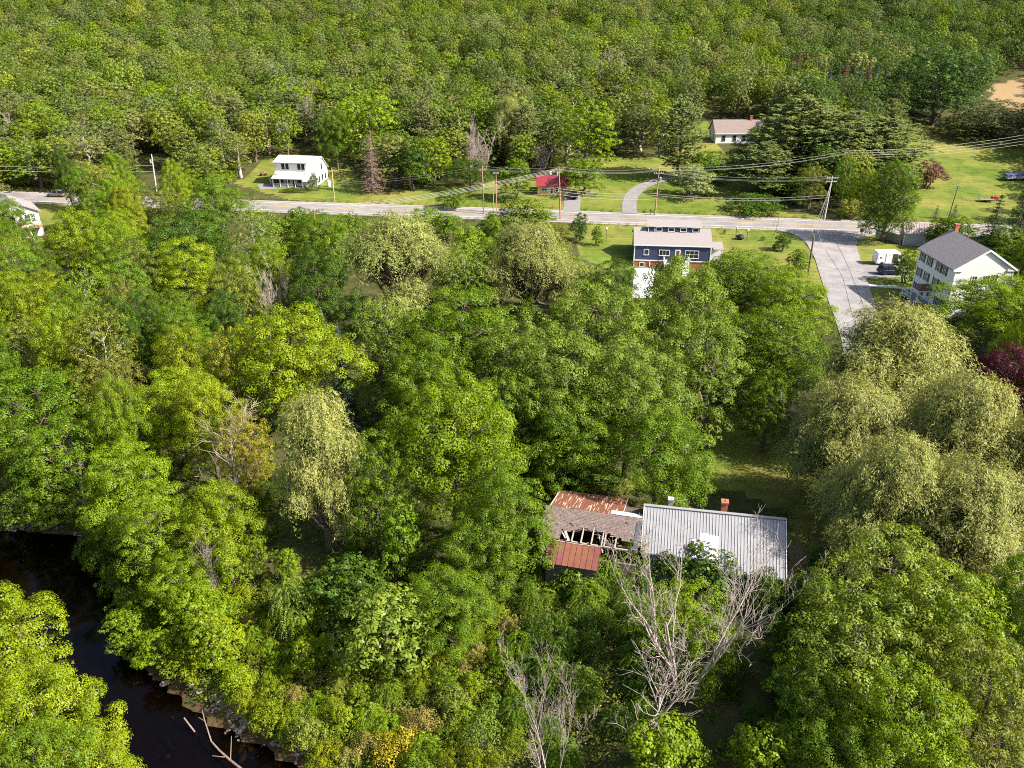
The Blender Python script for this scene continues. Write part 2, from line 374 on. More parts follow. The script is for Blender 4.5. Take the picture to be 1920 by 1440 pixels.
def pine_tree(seed, H=18., R=4.6, zb=.14, nb=74, nl=.46, nw=.15, tufts=26, per=15):
    """white pine: long level boughs in plates, tufts of needles at their ends"""
    rng = np.random.default_rng(seed); Cs, Ds, Ns, Ts = [], [], [], []; tr = .02 * H
    segs = [(curve_pts((0, 0, -.5), (0, 0, H * .97), 8, 0, rng, .015), np.linspace(tr * 1.2, .03, 8))]
    for b in range(nb):
        f = (b + rng.random()) / nb; z = H * (zb + (1 - zb) * f); a = 2.4 * b + rng.uniform(-.4, .4)
        ln = R * (math.sin(math.pi * min(1, .28 + .72 * f) ** 1.15) ** .8 * .9 + .16) * rng.uniform(.65, 1.15)
        o = np.array([math.cos(a), math.sin(a), 0]); sd = np.array([-o[1], o[0], 0]); up = rng.uniform(0, .45)
        e = np.array([0, 0, z]) + o * ln + np.array([0, 0, up * ln]); segs.append((np.array([[0, 0, z], np.array([0, 0, z]) + o * ln * .5 + np.array([0, 0, up * ln * .3]), e]), np.array([tr * .3, tr * .2, .015])))
        for k in range(int(tufts * (ln / R) + 4)):
            t = rng.uniform(.3, 1.05); c = np.array([0, 0, z]) + o * ln * t + sd * rng.normal() * .26 * ln * (1.1 - abs(t - .75)) + np.array([0, 0, up * ln * t * t + rng.normal() * .3])
            d = rand_dirs(rng, per); d[:, 2] = np.abs(d[:, 2]) * .8 - .1
            Cs.append(c + d * nl * .42); Ds.append(d); Ns.append(np.array([0, 0, 1.]) + rand_dirs(rng, per) * .8); Ts.append(np.clip(rng.random() * .6 + rng.random(per) * .4, 0, 1))
    C = np.concatenate(Cs); n = len(C); s = rng.uniform(.7, 1.3, n)
    V, Q = leaves(C, np.concatenate(Ns), np.concatenate(Ds), nl * s, nw * s, .1)
    return (V, Q, np.concatenate(Ts)), tubes_np(segs, 4)
def dead_tree(seed, H=12., spread=.5, levels=5, stems=3, first=.25, rmin=.014, r0=None, kids=(4, 5, 4, 4, 3), up=.35):
    """bare tree: stems fan out from the base, limbs rise and fork into fine twigs"""
    rng = np.random.default_rng(seed); segs = []; r0 = r0 or .017 * H
    def grow(p, d, ln, r, lv):
        k = 6 if lv < 2 else 4; P = [np.array(p)]; dd = np.array(d)
        for i in range(k - 1):
            dd = unit((dd + rng.normal(size=3) * (.07 + .05 * lv) + np.array([0, 0, up * .25]))[None])[0]; P.append(P[-1] + dd * ln / (k - 1))
        P = np.array(P); segs.append((P, np.linspace(r, max(rmin * .6, r * .35), k)))
        if lv >= levels: return
        for j in range(kids[lv]):
            t = rng.uniform(first if lv == 0 else .2, 1.0); q = t * (k - 1); i = int(min(q, k - 2)); a = P[i] + (P[i + 1] - P[i]) * (q - i); ax = unit((P[i + 1] - P[i])[None])[0]
            sd = rand_dirs(rng, 1)[0]; sd = sd - ax * (sd @ ax); n = unit((ax * .85 + unit(sd[None])[0] * rng.uniform(.45, .95) + np.array([0, 0, up]))[None])[0]
            grow(a, n, ln * rng.uniform(.38, .62), max(rmin, r * (1 - .6 * t) * .6), lv + 1)
    for s in range(stems):
        a = 2 * math.pi * s / max(1, stems) + rng.random() * .8; e = spread * rng.uniform(.5, 1.1) * (stems > 1); grow((0, 0, -.4), unit(np.array([[math.cos(a) * e, math.sin(a) * e, 1.]]))[0], H * rng.uniform(.6, .78), r0 * rng.uniform(.7, 1), 0)
    return tubes_np(segs, 4)
def frond_shrub(seed, H=3.0, R=2.2, nf=170, nlf=9, ll=.30, lw=.10):
    """compound-leaved shrub: arching fronds of paired leaflets"""
    rng = np.random.default_rng(seed); Cs, Ds, Ns, Ts = [], [], [], []
    for f in range(nf):
        a = rng.uniform(0, 2 * math.pi); rr = R * math.sqrt(rng.random()) * .9; z = H * (1 - (rr / R) ** 2 * .7) * rng.uniform(.6, 1.0)
        b = a + rng.normal() * .7; o = np.array([math.cos(b), math.sin(b), 0]); sd = np.array([-o[1], o[0], 0]); ln = rng.uniform(.7, 1.2)
        t = np.linspace(.12, 1, nlf); P = np.array([rr * math.cos(a), rr * math.sin(a), z]) + o * (ln * t)[:, None]; P[:, 2] += .25 * ln * t - .75 * ln * t ** 2
        for s in (-1, 1):
            Cs.append(P + sd * s * ll * .45); Ds.append(sd * s + o * .35 + np.array([0, 0, -.35]) + rng.normal(size=(nlf, 3)) * .15); Ns.append(np.array([0, 0, 1.]) + sd * s * .3 + rng.normal(size=(nlf, 3)) * .25)
            Ts.append(np.clip(rng.random() * .5 + rng.random(nlf) * .5, 0, 1))
    C = np.concatenate(Cs); s = rng.uniform(.8, 1.2, len(C)); V, Q = leaves(C, np.concatenate(Ns), np.concatenate(Ds), ll * s, lw * s, .15)
    segs = [(curve_pts((0, 0, -.3), (R * .5 * math.cos(k), R * .5 * math.sin(k), H * .75), 4, .02, rng, .05), np.linspace(.05, .015, 4)) for k in range(6)]
    return (V, Q, np.concatenate(Ts)), tubes_np(segs, 4)

PROTO = {}
def proto(name, made, H, R, leaf=LEAF, bark=BARK):
    crown, trunk = made; pv = np.asarray(crown[0] if crown is not None else trunk[0])
    R = float(np.percentile(np.hypot(pv[:, 0], pv[:, 1]), 96)); H = float(np.percentile(pv[:, 2], 99.7))   # true crown radius and height
    PROTO[name] = dict(H=H, R=R, crown=np_mesh(name + '_crown', crown[0], crown[1], m=leaf, tint=crown[2]) if crown is not None else None,
                       trunk=np_mesh(name + '_trunk', trunk[0], trunk[1], m=bark, smooth=True))
# near trees (leaf by leaf) ------------------------------------------------------
proto('maple_a', broad_tree(11, 15, 5.6, .16, 11, 320, 150, .18, .72, sep=1.7, cr=.162), 15, 5.6)
proto('maple_b', broad_tree(12, 15, 5.6, .14, 14, 340, 140, .18, .62, taper=.5, sep=1.65, cr=.158), 15, 5.6)
proto('maple_c', broad_tree(13, 14, 5.8, .12, 10, 290, 160, .182, .75, sep=1.72, cr=.167), 14, 5.8)
proto('layered', broad_tree(14, 14, 5.6, .14, 12, 270, 130, .20, .40, cr=.19, sep=1.5), 14, 5.6)
proto('layered_b', broad_tree(15, 13, 5.2, .12, 10, 240, 130, .20, .42, cr=.2, sep=1.5), 13, 5.2)
proto('airy', broad_tree(16, 14, 4.8, .14, 12, 300, 80, .215, .65, aspect=.5, stems=2, sep=1.6), 14, 4.8)
proto('airy_b', broad_tree(17, 13, 4.6, .12, 11, 280, 80, .21, .7, aspect=.5, stems=2, sep=1.6), 13, 4.6)
proto('birch', broad_tree(18, 14, 3.8, .25, 10, 260, 34, .22, .7, aspect=.6, trunk_r=.16), 14, 3.8, bark=BARK_WHITE)
proto('willow_a', willow_tree(21), 15, 5.6)
proto('willow_b', willow_tree(22, 15, 5.2, 2500, 26, nlobe=14), 15, 5.4)
proto('willow_c', willow_tree(23, 15, 5.6, 2900, 26, nlobe=22), 15, 5.4)
proto('sapling', broad_tree(31, 7, 2.6, .12, 7, 190, 36, .24, .55, cr=.22, stems=2), 7, 2.6)
proto('sapling_b', broad_tree(32, 7, 2.4, .08, 8, 200, 30, .26, .5, cr=.2, aspect=.45, stems=3), 7, 2.4)
proto('shrub_a', broad_tree(33, 3.2, 2.1, .02, 7, 130, 34, .19, .7, cr=.24, stems=3, trunk_r=.05), 3.2, 2.1)
proto('shrub_b', broad_tree(34, 2.8, 2.2, .02, 8, 140, 28, .21, .6, cr=.22, aspect=.45, stems=3, trunk_r=.05), 2.8, 2.2)
proto('shrub_c', broad_tree(35, 2.4, 2.0, .02, 6, 110, 34, .15, .8, cr=.24, stems=4, trunk_r=.04), 2.4, 2.0)
proto('frond', frond_shrub(36), 3.0, 2.6)
proto('frond_b', frond_shrub(37, 3.6, 2.4, 200, 10, .28, .09), 3.6, 2.8)
proto('ball', broad_tree(38, 3.0, 1.6, .02, 8, 230, 30, .12, .9, cr=.18, stems=2, trunk_r=.06), 3.0, 1.6)
proto('spruce', conifer(41, 15, 3.0), 15, 3.0)
proto('fir_slim', conifer(42, 14, 1.9, .04, 30, 8, .35, .9), 14, 1.9)
proto('blue_spruce', conifer(43, 4, 1.5, .03, 16, 9, .1, .8, .22, .05, dens=20), 4, 1.5)
proto('pine_a', pine_tree(45), 18, 4.8)
proto('pine_b', pine_tree(46, 17, 5.2, .12, 70), 17, 5.4)
# woodland trees further off -----------------------------------------------------
proto('dense', broad_tree(50, 15, 4.8, .10, 20, 760, 62, .20, .75, cr=.15, sep=.95), 15, 4.8)
proto('wood_a', broad_tree(51, 16, 4.8, .1, 9, 230, 26, .42, .65, top=.7), 16, 4.8)
proto('wood_b', broad_tree(52, 17, 4.4, .12, 12, 210, 26, .42, .7, taper=.2, top=.6), 17, 4.4)
proto('wood_c', broad_tree(53, 15, 5.0, .06, 10, 220, 26, .44, .55, top=.7), 15, 5.0)
proto('wood_d', broad_tree(54, 18, 4.2, .12, 9, 180, 22, .40, .7, aspect=.5), 18, 4.2, bark=BARK_PALE)
proto('oak', broad_tree(55, 18, 7.5, .08, 14, 420, 30, .46, .7, cr=.13), 18, 7.5)
for s_, nm in ((61, 'far_a'), (62, 'far_b'), (63, 'far_c')):
    proto(nm, broad_tree(s_, 16, 4.8, .3, 9, 170, 24, .46, .7, taper=(s_ - 61) * .2, top=.74 - .06 * (s_ - 61)), 16, 4.8)
proto('far_pine', pine_tree(64, 18, 4.0, .35, 40, .6, .2, 12, 9), 18, 4.2)
proto('far_spruce', conifer(65, 16, 2.6, .2, 18, 7, .25, 1.0, .6, .16, dens=10), 16, 2.6)
# dead trees ---------------------------------------------------------------------
proto('dead_a', (None, dead_tree(71, 13, .62, 4, 4, .3, r0=.17, kids=(5, 4, 4, 3), rmin=.011)), 13, 4.6, bark=BARK_PALE)
proto('dead_b', (None, dead_tree(78, 12, .40, 4, 3, .3, r0=.11, kids=(5, 4, 4, 4), rmin=.009, up=.45)), 12, 4.0, bark=BARK_PALE)
proto('dead_c', (None, dead_tree(73, 12, .5, 3, 1, .35, kids=(12, 5, 4), rmin=.018, up=.15)), 12, 3.2, bark=BARK_PALE)
proto('dead_far', (None, dead_tree(74, 14, .35, 3, 4, .3, kids=(6, 5, 4), rmin=.04)), 14, 3.6, bark=BARK_PALE)

NTREE = [0]
def tree(pname, x, y, h, w, col, name, label, cat='tree', group=None, rz=None, tilt=0.0, rng=random):
    """one tree = Empty + crown + trunk, copied from its kind. h = height, w = crown width in metres"""
    P = PROTO[pname]; z = tz1(x, y)
    t = thing(name, label, cat, (x, y, z - .05), 0, group)
    t.rotation_euler = (tilt * rng.uniform(-1, 1), tilt * rng.uniform(-1, 1), rng.uniform(0, 6.283) if rz is None else rz)
    sx = w / (2 * P['R']); t.scale = (sx, sx, h / P['H'])
    if P['crown'] is not None:
        c = link('crown', P['crown'], t); c.color = (*col, 1)
    link('trunk', P['trunk'], t)
    NTREE[0] += 1
    return t
def top_at(u, v, h):
    """ground point of a tree of height h whose top shows at photo pixel (u, v)"""
    z = 0.0
    for _ in range(12):
        x, y, _z = g(u, v, z + h * .96); z = .5 * z + .5 * tz1(x, y)
    return x, y, z
# ---------------------------------------------------------------- ground
LAWN_PX = [
 [(440, 345), (500, 298), (640, 292), (700, 365), (1000, 330), (1120, 296), (1240, 296), (1325, 222), (1345, 275), (1480, 400), (1640, 410), (1610, 330), (1690, 225), (1790, 245), (1960, 285), (1960, 420), (1800, 432), (1640, 425), (1200, 402), (700, 398), (560, 378)],
 [(1080, 455), (1105, 418), (1500, 430), (1570, 570), (1400, 510), (1330, 530), (1170, 520), (1085, 485)],
 [(1600, 440), (1660, 433), (1770, 470), (1725, 600), (1640, 625)],
 [(1335, 770), (1520, 770), (1600, 1085), (1470, 1090), (1480, 965), (1340, 910), (1000, 935), (950, 900), (1330, 860)],
 [(50, 378), (128, 381), (128, 412), (70, 430)]]
HAY_PX = [[(1850, 190), (1862, 158), (1990, 125), (1990, 235)], [(1477, 1010), (1500, 1025), (1512, 1088), (1476, 1090)]]
xs = np.unique(np.concatenate([np.linspace(-4000, -200, 24), np.linspace(-200, -112, 22), np.arange(-112, 132, 1.5), np.linspace(132, 220, 22), np.linspace(220, 4000, 26)]))
ys = np.unique(np.concatenate([np.linspace(-600, -10, 14), np.linspace(-10, 28, 12), np.arange(28, 290, 1.5), np.linspace(290, 620, 60), np.linspace(620, 4500, 40)]))
X, Y = np.meshgrid(xs, ys); XF, YF = X.ravel(), Y.ravel(); ZF = tz(XF, YF)
nx = len(xs); ii = (np.arange(len(ys) - 1)[:, None] * nx + np.arange(nx - 1)[None]).ravel()
GQ = np.stack([ii, ii + 1, ii + 1 + nx, ii + nx], 1)
def px_poly(poly): return [hit(u, v)[:2] for u, v in poly]
LAWNS = [px_poly(p) for p in LAWN_PX]; HAYS = [px_poly(p) for p in HAY_PX]
def ground_material():
    m = bpy.data.materials.new('ground'); m.use_nodes = True; n, l = nt(m); b = n['Principled BSDF']; b.inputs['Roughness'].default_value = .95; b.inputs['Specular IOR Level'].default_value = .1
    tc = n.new('ShaderNodeTexCoord')
    def noise(s, d=5):
        q = n.new('ShaderNodeTexNoise'); q.inputs['Scale'].default_value = s; q.inputs['Detail'].default_value = d; q.inputs['Roughness'].default_value = .65; l.new(tc.outputs['Object'], q.inputs['Vector']); return q.outputs[0]
    def ramp(f, cols):
        r = n.new('ShaderNodeValToRGB'); e = r.color_ramp.elements
        while len(e) < len(cols): e.new(.5)
        for k, (p, c) in enumerate(cols): e[k].position = p; e[k].color = (*c, 1)
        l.new(f, r.inputs[0]); return r.outputs[0]
    def mix(f, a, c):
        q = n.new('ShaderNodeMix'); q.data_type = 'RGBA'; l.new(f, q.inputs[0]); l.new(a, q.inputs[6]); l.new(c, q.inputs[7]); return q.outputs[2]
    forest = ramp(noise(.35), [(.3, (.035, .045, .012)), (.5, (.06, .065, .02)), (.7, (.10, .075, .04))])
    fine = noise(2.6, 6); big = noise(.05, 4)
    lawn = mix(ramp(big, [(.42, (0, 0, 0)), (.62, (1, 1, 1))]), ramp(fine, [(.3, (.085, .135, .018)), (.7, (.135, .18, .028))]), ramp(fine, [(.3, (.16, .175, .035)), (.7, (.25, .22, .06))]))
    w = n.new('ShaderNodeTexWave'); w.inputs['Scale'].default_value = .16; w.inputs['Distortion'].default_value = 3; w.inputs['Detail'].default_value = 3; w.bands_direction = 'Y'
    l.new(tc.outputs['Object'], w.inputs['Vector'])
    st = n.new('ShaderNodeMix'); st.data_type = 'RGBA'; st.blend_type = 'MULTIPLY'; st.inputs[0].default_value = .13; l.new(lawn, st.inputs[6]); l.new(w.outputs[0], st.inputs[7])
    cl = n.new('ShaderNodeMix'); cl.data_type = 'RGBA'; cl.blend_type = 'MULTIPLY'; cl.inputs[0].default_value = .75; l.new(st.outputs[2], cl.inputs[6]); l.new(ramp(noise(.32, 7), [(.35, (.55, .62, .5)), (.52, (1, 1, 1)), (.68, (1.15, 1.02, .8))]), cl.inputs[7]); st = cl
    hay = ramp(fine, [(.3, (.22, .145, .07)), (.7, (.32, .23, .125))])
    bed = ramp(noise(1.3), [(.35, (.04, .028, .014)), (.6, (.10, .065, .032)), (.75, (.09, .075, .05))])
    def att(nm):
        a = n.new('ShaderNodeAttribute'); a.attribute_name = nm; return a.outputs['Fac']
    def wob(f):
        ad = n.new('ShaderNodeMath'); ad.operation = 'ADD'; l.new(f, ad.inputs[0]); l.new(noise(.9), ad.inputs[1])
        mr = n.new('ShaderNodeMapRange'); mr.inputs[1].default_value = .86; mr.inputs[2].default_value = 1.14; l.new(ad.outputs[0], mr.inputs[0]); return mr.outputs[0]
    c = mix(wob(att('lawn')), forest, st.outputs[2]); c = mix(wob(att('hay')), c, hay); c = mix(wob(att('river_bed')), c, bed)
    l.new(c, b.inputs['Base Color'])
    bp = n.new('ShaderNodeBump'); bp.inputs['Strength'].default_value = .6; bp.inputs['Distance'].default_value = .12; l.new(noise(3.5, 6), bp.inputs['Height']); l.new(bp.outputs[0], b.inputs['Normal'])
    return m
gm = np_mesh('ground', np.stack([XF, YF, ZF], 1), GQ, m=ground_material(), smooth=True)
PG = np.stack([XF, YF], 1)
def soft(polys):
    a = np.zeros(len(PG))
    for p in polys: a = np.maximum(a, inside(PG, p).astype(float))
    return a
riv = np.where(inside(PG, RIVER), 1.0, 0) + np.where((np.minimum(seg_dist(PG, RIGHT_BANK), seg_dist(PG, LEFT_BANK)) < .4), .6, 0)
for nm, val in (('lawn', soft(LAWNS)), ('hay', soft(HAYS)), ('river_bed', np.clip(riv, 0, 1))):
    a = gm.attributes.new(nm, 'FLOAT', 'POINT'); a.data.foreach_set('value', val.astype(np.float32))
ground = tag(link('ground', gm), kind='structure')

# water --------------------------------------------------------------------------
def water_material():
    m = bpy.data.materials.new('river_water'); m.use_nodes = True; n, l = nt(m); n.clear(); out = n.new('ShaderNodeOutputMaterial')
    tr = n.new('ShaderNodeBsdfTransparent'); tr.inputs[0].default_value = (.17, .13, .085, 1)
    gl = n.new('ShaderNodeBsdfGlossy'); gl.inputs['Roughness'].default_value = .06; gl.inputs['Color'].default_value = (.95, .95, 1, 1)
    fr = n.new('ShaderNodeFresnel'); fr.inputs[0].default_value = 1.27
    tc = n.new('ShaderNodeTexCoord'); no = n.new('ShaderNodeTexNoise'); no.inputs['Scale'].default_value = 1.1; no.inputs['Detail'].default_value = 4; l.new(tc.outputs['Object'], no.inputs['Vector'])
    bp = n.new('ShaderNodeBump'); bp.inputs['Strength'].default_value = .25; bp.inputs['Distance'].default_value = .03; l.new(no.outputs[0], bp.inputs['Height'])
    l.new(bp.outputs[0], gl.inputs['Normal']); l.new(bp.outputs[0], fr.inputs['Normal'])
    mx = n.new('ShaderNodeMixShader'); l.new(fr.outputs[0], mx.inputs[0]); l.new(tr.outputs[0], mx.inputs[1]); l.new(gl.outputs[0], mx.inputs[2]); l.new(mx.outputs[0], out.inputs[0])
    return m
wm = MB(); wm.poly([(-175, -12, -4.08), (16, -12, -4.08), (16, 36, -4.08), (-30, 76, -4.08), (-175, 96, -4.08)])
water = tag(wm.build('river_water', water_material()), kind='structure')

# roads --------------------------------------------------------------------------
ASPH = mat('asphalt', (.16, .148, .145), (.27, .25, .245), .2, .9, .2, 8, detail=8, spec=.2)
ASPH2 = mat('asphalt_side', (.17, .16, .16), (.29, .27, .268), .28, .9, .3, 9, detail=12, spec=.2, contrast=(.3, .62))
SHOULDER = mat('shoulder_gravel', (.36, .32, .29), (.27, .24, .22), 1.5, .95, .4)
DRIVE = mat('driveway_asphalt', (.17, .155, .155), (.24, .225, .225), .8, .9)
CONC = mat('concrete', (.55, .53, .50), (.42, .40, .38), .8, .85)
PAINT_W = mat('road_paint_white', (.72, .72, .70), (.5, .5, .48), 3, .7)
PAINT_Y = mat('road_paint_yellow', (.62, .42, .06), (.45, .33, .08), 3, .7)
def smooth_line(pts, step=2.0):
    P = np.array(pts, float); d = np.concatenate([[0], np.cumsum(np.linalg.norm(np.diff(P, axis=0), axis=1))])
    s = np.arange(0, d[-1], step); out = np.stack([np.interp(s, d, P[:, 0]), np.interp(s, d, P[:, 1])], 1)
    for _ in range(10): out[1:-1] = .25 * out[:-2] + .5 * out[1:-1] + .25 * out[2:]
    return out
def ribbon(name, line, o0, o1, dz, m, parent=None, dash=None):
    T = unit(np.gradient(line, axis=0)); N = np.stack([-T[:, 1], T[:, 0]], 1); k = 5
    offs = np.linspace(o0, o1, k); zc = tz(line[:, 0], line[:, 1])
    V = np.concatenate([np.concatenate([line + N * o, (np.maximum(zc, tz(line[:, 0] + N[:, 0] * o, line[:, 1] + N[:, 1] * o)) + dz)[:, None]], 1) for o in offs]); n = len(line)
    Q = [(a * n + i, a * n + i + 1, (a + 1) * n + i + 1, (a + 1) * n + i) for a in range(k - 1) for i in range(n - 1) if dash is None or (i // dash) % 3 == 0]
    return link(name, np_mesh(name, V, Q, m=m), parent)
ROAD_LINE = smooth_line([(-420, 250), (-250, 217.5), (-125, 201.5), (-60, 192), (5, 183.4), (23, 180.6), (64, 174.8), (85, 172), (130, 166), (300, 146), (460, 130)])
sh = tag(ribbon('road_shoulder', ROAD_LINE, -5.6, 5.6, .05, SHOULDER), kind='structure')
road = tag(ribbon('main_road', ROAD_LINE, -4.7, 4.7, .075, ASPH), kind='structure')
ribbon('edge_line', ROAD_LINE, 3.45, 3.65, .09, PAINT_W, road); ribbon('edge_line', ROAD_LINE, -3.65, -3.45, .09, PAINT_W, road)
ribbon('centre_line', ROAD_LINE, .08, .22, .09, PAINT_Y, road); ribbon('centre_line', ROAD_LINE, -.22, -.08, .09, PAINT_Y, road)
def sheet(name, pts, dz, m, step=1.5, kind='structure', parent=None):
    """flat paved area draped on the ground"""
    bm = bmesh.new(); f = bm.faces.new([bm.verts.new((x, y, 0)) for x, y in pts])
    x0, x1 = min(p[0] for p in pts), max(p[0] for p in pts); y0, y1 = min(p[1] for p in pts), max(p[1] for p in pts)
    for a, b, ax in ((x0, x1, 0), (y0, y1, 1)):
        for c in np.arange(a + step, b, step):
            co = [0, 0, 0]; co[ax] = c; no = [0, 0, 0]; no[ax] = 1
            bmesh.ops.bisect_plane(bm, geom=list(bm.verts) + list(bm.edges) + list(bm.faces), plane_co=co, plane_no=no)
    for v in bm.verts: v.co.z = tz1(v.co.x, v.co.y) + dz
    bmesh.ops.recalc_face_normals(bm, faces=bm.faces)
    if bm.faces and sum(f.normal.z for f in bm.faces) < 0: bmesh.ops.reverse_faces(bm, faces=bm.faces)
    me = bpy.data.meshes.new(name); bm.to_mesh(me); bm.free(); me.materials.append(m); o = link(name, me, parent)
    if kind: o['kind'] = kind
    return o
def G(pts, z=0): return [g(u, v, z)[:2] for u, v in pts]
side_left = [(1452, 431), (1490, 440), (1512, 456), (1528, 485), (1540, 525), (1552, 560), (1566, 600), (1578, 640)]
side_right = [(1672, 640), (1652, 604), (1640, 570), (1627, 530), (1614, 490), (1606, 462), (1610, 446), (1664, 438)]
sr = G(side_left) + [(39.5, 79), (33, 60), (40, 58), (47.5, 78)] + G(side_right)
side_road = sheet('side_road', sr, .083, ASPH2)
crk = mat('crack_seal', (.10, .10, .11), (.14, .14, .145), 2, .8)
for c in ([(1548, 470), (1580, 520), (1600, 600)], [(1568, 455), (1590, 500), (1625, 590)], [(1538, 500), (1625, 512)], [(1552, 541), (1630, 540)]):
    P = smooth_line([g(u, v)[:2] for u, v in c], .8); ribbon('crack_seal', P, -.05, .05, .10, crk, side_road)
tag(ribbon('farm_driveway', smooth_line([hit(1181, 401)[:2], hit(1179, 380)[:2], hit(1186, 362)[:2], hit(1204, 348)[:2], hit(1235, 339)[:2], hit(1300, 322)[:2], hit(1370, 300)[:2]], 1.5), -1.75, 1.75, .06, DRIVE), kind='structure')
tag(ribbon('cottage_driveway', smooth_line([hit(1068, 406)[:2], hit(1072, 390)[:2], hit(1074, 374)[:2], hit(1072, 362)[:2]], 1.2), -2.0, 2.0, .06, DRIVE), kind='structure')
sheet('van_driveway', G([(1614, 497), (1700, 490), (1712, 520), (1622, 522)]), .06, DRIVE)
sheet('stone_path', G([(1624, 533), (1716, 541), (1716, 545), (1626, 538)]), .07, CONC)
sheet('porch_path', G([(1663, 566), (1726, 567), (1726, 571), (1664, 570)]), .07, CONC)
apr = [g(u, v, -1.45)[:2] for u, v in [(1190, 503), (1228, 503), (1222, 560), (1184, 560)]]
sheet('concrete_apron', apr, .06, mat('concrete_pale', (.66, .66, .66), (.55, .55, .55), .6, .8), 1.0)
sheet('left_driveway', [hit(u, v)[:2] for u, v in [(482, 346), (512, 344), (520, 354), (488, 356)]], .05, DRIVE)

# ---------------------------------------------------------------- building kit
WHITE = boards('white_clapboard', (.80, .79, .77), (.74, .73, .71), .13)
WHITE_TRIM = mat('white_trim', (.82, .82, .81), (.76, .76, .75), 3, .5)
GLASS = mat('window_glass', (.012, .014, .018), (.03, .035, .042), .8, .15, spec=.35)
BLACK_SH = mat('black_shutter', (.02, .02, .022), (.035, .035, .04), 4, .5)
SHINGLE_GREY = mat('asphalt_shingle_grey', (.225, .20, .20), (.30, .27, .27), 5, .95, .6, 22, detail=8, stretch=(.6, 2, 2))
SHINGLE_MAUVE = mat('asphalt_shingle_mauve', (.17, .13, .12), (.25, .195, .18), 3, .95, .6, 22, detail=8, stretch=(.5, 2, 2))
BRICK = mat('red_brick', (.32, .10, .06), (.42, .17, .11), 14, .9, .6, 30)
WIN = {}
def window(parent, loc, rz, w, h, shutters=0, frame=WHITE_TRIM, bars=(1, 1), name='window'):
    """frame with its pane as sub-part; local -y is outwards"""
    k = (round(w, 2), round(h, 2), bars, frame.name)
    if k not in WIN:
        f = MB(); t = .09
        f.box(-w / 2 - t, w / 2 + t, -.07, 0, h / 2, h / 2 + t); f.box(-w / 2 - t - .03, w / 2 + t + .03, -.10, 0, -h / 2 - t, -h / 2)
        f.box(-w / 2 - t, -w / 2, -.068, 0, -h / 2, h / 2); f.box(w / 2, w / 2 + t, -.068, 0, -h / 2, h / 2)
        for i in range(1, bars[0] + 1): x = -w / 2 + w * i / (bars[0] + 1); f.box(x - .025, x + .025, -.05, -.02, -h / 2, h / 2)
        for i in range(1, bars[1] + 1): z = -h / 2 + h * i / (bars[1] + 1); f.box(-w / 2, w / 2, -.053, -.02, z - .025, z + .025)
        WIN[k] = (f.mesh('window_frame', frame), MB().box(-w / 2, w / 2, -.03, -.004, -h / 2, h / 2).mesh('pane', GLASS))
    fr, pa = WIN[k]; o = link(name, fr, parent, loc, rz); link('pane', pa, o)
    if shutters:
        ks = ('s', round(w, 2), round(h, 2))
        if ks not in WIN:
            WIN[ks] = MB().box(-w * .25, w * .25, -.05, -.003, -h / 2 - .05, h / 2 + .05).mesh('shutter', BLACK_SH)
        for s in (-1, 1): link('shutter', WIN[ks], o, (s * (w / 2 + .1 + w * .25), 0, 0), 0)
    return o
def gable_body(x0, x1, y0, y1, z0, ze, zr, along='y'):
    """walls with gable ends; ridge along the given axis"""
    b = MB()
    if along == 'y':
        xm = (x0 + x1) / 2
        A = [(x0, y0, z0), (x1, y0, z0), (x1, y0, ze), (xm, y0, zr), (x0, y0, ze)]; B = [(x, y1, z) for x, _, z in A]
    else:
        ym = (y0 + y1) / 2
        A = [(x0, y0, z0), (x0, y1, z0), (x0, y1, ze), (x0, ym, zr), (x0, y0, ze)]; B = [(x1, y, z) for _, y, z in A]
    b.poly(A); b.poly(B)
    for i in range(5): j = (i + 1) % 5; b.poly([A[i], A[j], B[j], B[i]])
    return b
def gable_roof(x0, x1, y0, y1, ze, zr, over=.4, th=.16, along='x', lift=.03, rake=None):
    b = MB(); rake = over if rake is None else rake
    if along == 'x':
        ym = (y0 + y1) / 2; sl = (zr - ze) / (ym - y0); z_e = ze - sl * over
        b.slab((x0 - rake, y0 - over, z_e + th + lift), (x1 + rake, y0 - over, z_e + th + lift), (x1 + rake, ym, zr + th + lift), (x0 - rake, ym, zr + th + lift), th)
        b.slab((x0 - rake, ym, zr + th + lift), (x1 + rake, ym, zr + th + lift), (x1 + rake, y1 + over, z_e + th + lift), (x0 - rake, y1 + over, z_e + th + lift), th)
    else:
        xm = (x0 + x1) / 2; sl = (zr - ze) / (xm - x0); z_e = ze - sl * over
        b.slab((x0 - over, y0 - rake, z_e + th + lift), (xm, y0 - rake, zr + th + lift), (xm, y1 + rake, zr + th + lift), (x0 - over, y1 + rake, z_e + th + lift), th)
        b.slab((xm, y0 - rake, zr + th + lift), (x1 + over, y0 - rake, z_e + th + lift), (x1 + over, y1 + rake, z_e + th + lift), (xm, y1 + rake, zr + th + lift), th)
    return b
def chimney(parent, x, y, z0, z1, w=.6, m=BRICK, cap=None, d=None):
    d = d or w
    c = MB().box(x - w / 2, x + w / 2, y - d / 2, y + d / 2, z0, z1).build('chimney', m, parent)
    r = MB(); k = .06; t = .16
    for a in ((x - w / 2 - k, x + w / 2 + k, y - d / 2 - k, y - d / 2 + t), (x - w / 2 - k, x + w / 2 + k, y + d / 2 - t, y + d / 2 + k), (x - w / 2 - k, x - w / 2 + t, y - d / 2 + t, y + d / 2 - t), (x + w / 2 - t, x + w / 2 + k, y - d / 2 + t, y + d / 2 - t)):
        r.box(*a, z1 + .002, z1 + .16)
    r.build('chimney_cap', cap or m, c)
    return c
rg = random.Random(5)
